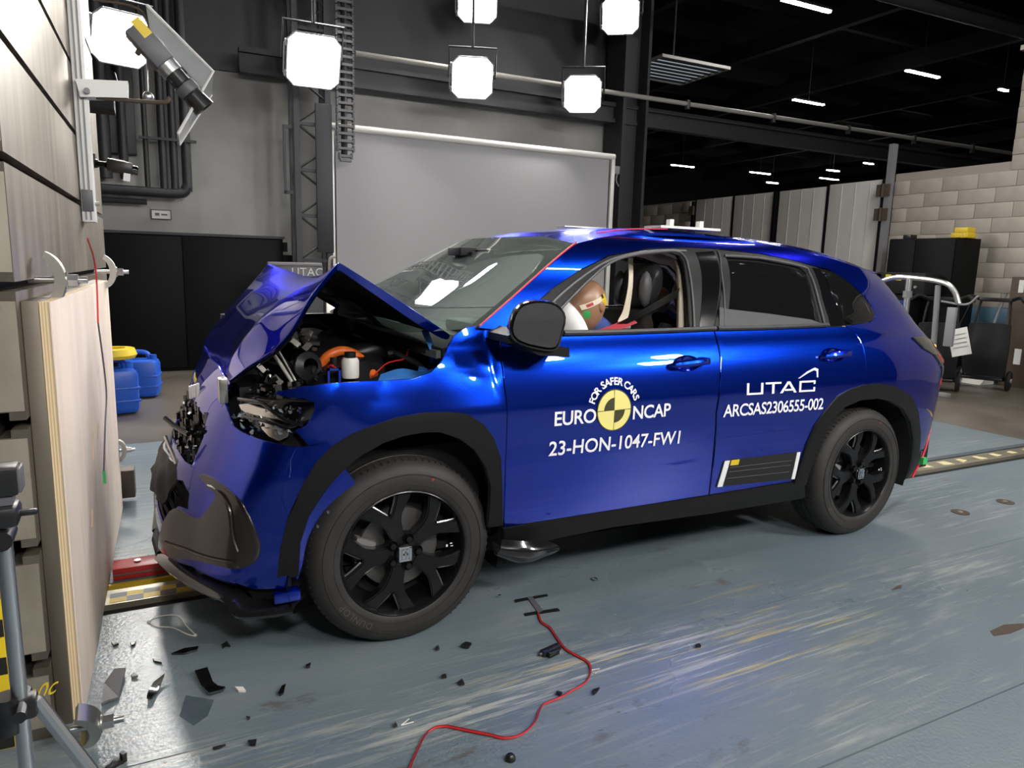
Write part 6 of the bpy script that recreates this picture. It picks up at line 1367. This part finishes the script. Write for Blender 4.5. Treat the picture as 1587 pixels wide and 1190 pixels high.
# ================================================================ small things on the floor
def shard(pts, lab, m='black_gloss', z=.004, t=.004, tilt=None):
    mb = MB(); c = Vector((sum(p[0] for p in pts)/len(pts), sum(p[1] for p in pts)/len(pts)))
    def zz(x, y): return z+(abs((x-c.x)*tilt[0]+(y-c.y)*tilt[1]) if tilt else 0)
    mb.prism(pts, lambda x, y: (x,y,zz(x,y)-z+.0005), lambda x, y: (x,y,zz(x,y)+t))
    emit('plastic_fragment', mb, m, None, lab, 'fragment', 'fragments of trim on the floor', ang=20)
SH = [([(-0.878,0.207),(-0.849,0.268),(-0.815,0.251),(-0.836,0.097),(-0.864,0.084),(-0.882,0.064)],'grey curved trim strip on the floor nearest the foot of the board','grey_plastic',(.15,.1)),
 ([(-0.754,0.084),(-0.736,0.13),(-0.701,0.15),(-0.726,0.082),(-0.742,0.04),(-0.757,0.043)],'dark leaf-shaped fragment between the grey strip and the curved black one','black_gloss',(.2,.2)),
 ([(-0.611,0.144),(-0.571,0.142),(-0.562,0.062),(-0.549,0.031),(-0.528,0.013),(-0.538,-0.006),(-0.581,-0.016),(-0.598,0.055)],'largest black fragment, curved like a boomerang','black_gloss',(.1,.15)),
 ([(-0.674,0.313),(-0.631,0.33),(-0.584,0.323),(-0.59,0.301),(-0.635,0.294)],'long thin black sliver under the front bumper','black_gloss',None),
 ([(-0.382,-0.097),(-0.363,-0.059),(-0.35,-0.057),(-0.364,-0.098),(-0.378,-0.107)],'small dark almond fragment left of the front tyre','black_gloss',(.2,0)),
 ([(-0.511,0.292),(-0.49,0.312),(-0.483,0.269),(-0.496,0.29),(-0.509,0.272)],'tiny forked black fragment near the bumper lip','black_plastic',(.3,0)),
 ([(-0.733,0.304),(-0.711,0.289),(-0.706,0.264),(-0.728,0.284)],'tiny curved black chip above the boomerang fragment','black_plastic',None),
 ([(-0.862,0.48),(-0.846,0.477),(-0.839,0.459),(-0.854,0.456)],'tiny black chip nearest the plywood board','black_plastic',(.3,0)),
 ([(-0.802,0.451),(-0.784,0.452),(-0.788,0.435),(-0.798,0.43)],'tiny black chip second from the plywood board','black_plastic',(.3,0)),
 ([(-0.801,0.219),(-0.792,0.236),(-0.78,0.205),(-0.796,0.204)],'tiny grey chip right of the grey strip','grey_plastic',(.3,0)),
 ([(-0.501,0.004),(-0.477,-0.008),(-0.472,-0.034),(-0.493,-0.024)],'small white square chip beside the boomerang fragment','white_plastic',None),
 ([(0.273,-0.084),(0.297,-0.07),(0.309,-0.096),(0.291,-0.107),(0.272,-0.098)],'black crumb in front of the front tyre, larger of the pair','black_plastic',(.4,0)),
 ([(0.182,-0.055),(0.196,-0.047),(0.192,-0.069),(0.18,-0.073)],'black crumb in front of the front tyre, smaller of the pair','black_plastic',(.4,0)),
 ([(0.166,-0.295),(0.186,-0.284),(0.183,-0.311),(0.168,-0.308)],'black crumb lying on the floor seam','black_plastic',(.4,0)),
 ([(0.132,-0.232),(0.149,-0.232),(0.145,-0.247),(0.131,-0.245)],'black crumb just above the floor seam','black_plastic',(.4,0)),
 ([(0.441,-0.477),(0.451,-0.498),(0.439,-0.504),(0.433,-0.494)],'black crumb beside the bend of the red cable','black_plastic',(.4,0)),
 ([(0.552,-0.527),(0.575,-0.534),(0.557,-0.542),(0.543,-0.551)],'black crumb right of the red cable','black_plastic',(.4,0)),
 ([(1.07,-0.455),(1.083,-0.462),(1.078,-0.474),(1.061,-0.472)],'black crumb on the worn yellow paint','black_plastic',(.4,0)),
 ([(-0.503,-0.297),(-0.479,-0.303),(-0.485,-0.322),(-0.499,-0.315)],'black chip under the seam at lower left','black_plastic',(.3,0)),
 ([(-0.596,-0.28),(-0.561,-0.281),(-0.579,-0.288),(-0.593,-0.287)],'black sliver lying along the seam','black_plastic',None),
 ([(-0.09,-0.397),(-0.089,-0.418),(-0.1,-0.42)],'black crumb beside the clear plastic scrap','black_plastic',(.4,0)),
 ([(-0.49,-0.174),(-0.48,-0.186),(-0.488,-0.189)],'black crumb above the rust spot','black_plastic',(.4,0)),
 ([(-0.266,0.03),(-0.248,0.034),(-0.256,0.016),(-0.267,0.017)],'black chip left of the front wheel, near the tyre','black_plastic',(.4,0))]
for pts, lab, m_, tl in SH: shard(pts, lab, m_, tilt=tl)
sp = (0.152,-0.696)
emit('rubber_plug', MB().lathe([(.0,.018),(.008,.017),(.013,.012),(.016,.002),(.016,0),(0,0)], (sp[0],sp[1],.0005),(0,0,1),16), 'black_plastic', None, 'round black rubber plug at the bottom centre', 'plug')
sh_ = thing('broken_bracket', (*(-0.828,-0.251),0), 'broken black bracket at the bottom left by the clamp', 'fragment')
q = Vector((*(-0.835,-0.236),0))
emit('arm', MB(Matrix.Translation(q) @ Matrix.Rotation(.5,4,'Z')).box((-.03,-.008,.003),(.02,.008,.012)).box((.010,-.008,.003),(.022,.008,.03)), 'black_plastic', sh_)
emit('tab', MB(Matrix.Translation(q) @ Matrix.Rotation(-.4,4,'Z')).box((-.02,.0,.004),(.015,.022,.008)), 'black_plastic', sh_)
MATS['clear_film'] = glass('clear_film', (.90,.92,.94), 1.6)
emit('clear_sheet', MB().prism([(-0.646,0.031),(-0.568,-0.034),(-0.594,-0.112),(-0.636,-0.144),(-0.671,-0.075)], lambda x, y: (x,y,.0008), lambda x, y: (x,y,.0022)), 'clear_film', None, 'clear plastic sheet on the floor under the boomerang fragment', 'plastic sheet')
CL = [(*p, .004) for p in [(-0.738,0.599),(-0.708,0.629),(-0.638,0.608),(-0.611,0.5),(-0.588,0.415),(-0.615,0.438),(-0.659,0.512),(-0.715,0.549)]]
emit('clear_loop', MB().tube(smoothline(CL+[CL[0]]), .002, 5).ball(CL[0], .008, 1).ball(CL[4], .007, 1), 'white_plastic', None, 'thin clear plastic loop on the floor near the track', 'loop')
emit('clear_scrap', MB().tube([(*p,.003) for p in [(-0.077,-0.418),(-0.045,-0.399),(-0.038,-0.419),(-0.077,-0.418)]], .0018, 5), 'white_plastic', None, 'clear plastic scrap on the floor left of the red cable', 'scrap')
emit('clear_scrap', MB().tube([(*p,.003) for p in [(0.613,-0.421),(0.653,-0.427),(0.618,-0.446),(0.613,-0.421)]], .0018, 5), 'white_plastic', None, 'clear plastic scrap beside the outer bend of the red cable', 'scrap')
emit('glass_bead', MB().ball((*(0.584,0.215),.007), .007, 1, (1.6,.8,.8)), 'chrome', None, 'small shiny bead on the floor behind the front wheel', 'bead')
emit('rubber_ring', MB().tube([( (1.052,0.185)[0]+.014*cos(a*pi/8), (1.052,0.185)[1]+.014*sin(a*pi/8), .003) for a in range(16)], .0025, 6, closed=True), 'black_plastic', None, 'small black ring on the floor above the tape cross', 'ring')
# taped sensor and its red cable
tape = thing('taped_cable', (*(0.696,0.085),0), 'I-shaped patch of black tape on the floor holding the end of the red cable', 'tape')
emit('centre_tape', MB().prism([(0.688,0.16),(0.711,0.155),(0.689,0.026),(0.659,0.016)], lambda x, y: (x,y,.0004), lambda x, y: (x,y,.004)), 'grey_plastic', tape)
emit('cross_tape', MB().prism([(0.627,0.162),(0.779,0.15),(0.775,0.132),(0.621,0.14)], lambda x, y: (x,y,.0004), lambda x, y: (x,y,.003)), 'black_plastic', tape)
emit('cross_tape', MB().prism([(0.607,0.041),(0.754,0.02),(0.752,-0.003),(0.601,0.02)], lambda x, y: (x,y,.0004), lambda x, y: (x,y,.003)), 'black_plastic', tape)
CB = [(*p, .005) for p in [(0.656,0.012),(0.631,-0.052),(0.634,-0.087),(0.637,-0.116),(0.624,-0.175),(0.612,-0.241),(0.61,-0.28),(0.621,-0.324),(0.633,-0.372),(0.622,-0.412),(0.589,-0.453),(0.549,-0.481),(0.485,-0.499),(0.428,-0.514),(0.389,-0.518),(0.365,-0.522),(0.338,-0.542),(0.298,-0.584),(0.259,-0.609),(0.226,-0.62),(0.199,-0.62),(0.17,-0.609),(0.141,-0.578),(0.1,-0.541),(0.06,-0.502),(0.036,-0.483),(0.003,-0.477),(-0.026,-0.493),(-0.051,-0.519),(-0.087,-0.564),(-0.11,-0.594),(-0.13,-0.624)]]
cab_ = thing('red_cable', CB[6], 'thin red twin cable snaking over the blue floor toward the camera', 'cable')
L1 = smoothline(CB, 5)
emit('red_core', MB().tube(L1, .0032, 6), 'red_plastic', cab_)
L2 = [p+Vector((.0045,.003,.0006)) for p in L1]
emit('dark_core', MB().tube(L2, .0026, 6), mat('dark_red', (.16,.015,.02), .5), cab_)
kb = Vector((*(0.56,-0.266), 0)); Fk = Matrix.Translation(kb) @ Matrix.Rotation(math.radians(12), 4, 'Z')
kc = thing('cable_connector', kb, 'black plug connector in the middle of the red cable', 'connector')
emit('shell', MB(Fk).box((-.050,-.004,.001),(.036,.022,.022), bev=.003), 'black_plastic', kc)
emit('latch', MB(Fk).box((-.038,-.020,.001),(.012,-.004,.020), bev=.002), 'black_plastic', kc)
emit('pin', MB(Fk).cyl((-.058,.010,.012),(-.05,.010,.012),.004,8), 'zinc', kc)
# tow trolley bar in front of the car
rb = thing('tow_bar', hw(-.72,1.12,0), 'red steel bar lying beside the track in front of the crashed car', 'bar', frame=None)
emit('bar', hbox((-.895,1.03,.002),(-.40,1.14,.055), .003), 'red_paint', rb)
emit('seam', hbox((-.893,1.026,.024),(-.40,1.03,.030)), 'tape_grey', rb)
for x in (-.8,-.55): emit('bolt', MB(H).cyl((x,1.085,.055),(x,1.085,.063),.014,6), 'zinc', rb)
emit('teal_cloth', MB().prism([(-0.724,1.306),(-0.678,1.345),(-0.635,1.308),(-0.657,1.259),(-0.714,1.269)], lambda x, y: (x,y,.001), lambda x, y: (x,y,.006)), mat('teal_plastic', (.0,.18,.18), .4), None, 'flat teal plastic scrap beside the red bar', 'scrap')
for i, (x, y, lab) in enumerate(((*(3.595,0.017),'rusty floor disc by the rear wheel, nearer the wheel'),(*(4.073,0.012),'rusty floor disc by the track, farther from the rear wheel'))):
    t = thing('floor_disc', (x,y,0), lab, 'disc'); emit('disc', MB().cyl((x,y,.0005),(x,y,.004),.05,20), 'brown_wood', t); emit('pin', MB().cyl((x,y,.004),(x,y,.007),.015,10), 'zinc', t)
emit('rust_patch', MB().prism([(2.225,-0.885),(2.336,-0.88),(2.422,-0.909),(2.396,-0.932),(2.28,-0.933),(2.196,-0.915)], lambda x, y: (x,y,.0004), lambda x, y: (x,y,.0012)), 'brown_wood', floor)
emit('rust_patch', MB().prism([(2.284,-0.457),(2.301,-0.465),(2.266,-0.485),(2.201,-0.476)], lambda x, y: (x,y,.0004), lambda x, y: (x,y,.0012)), 'brown_wood', floor)
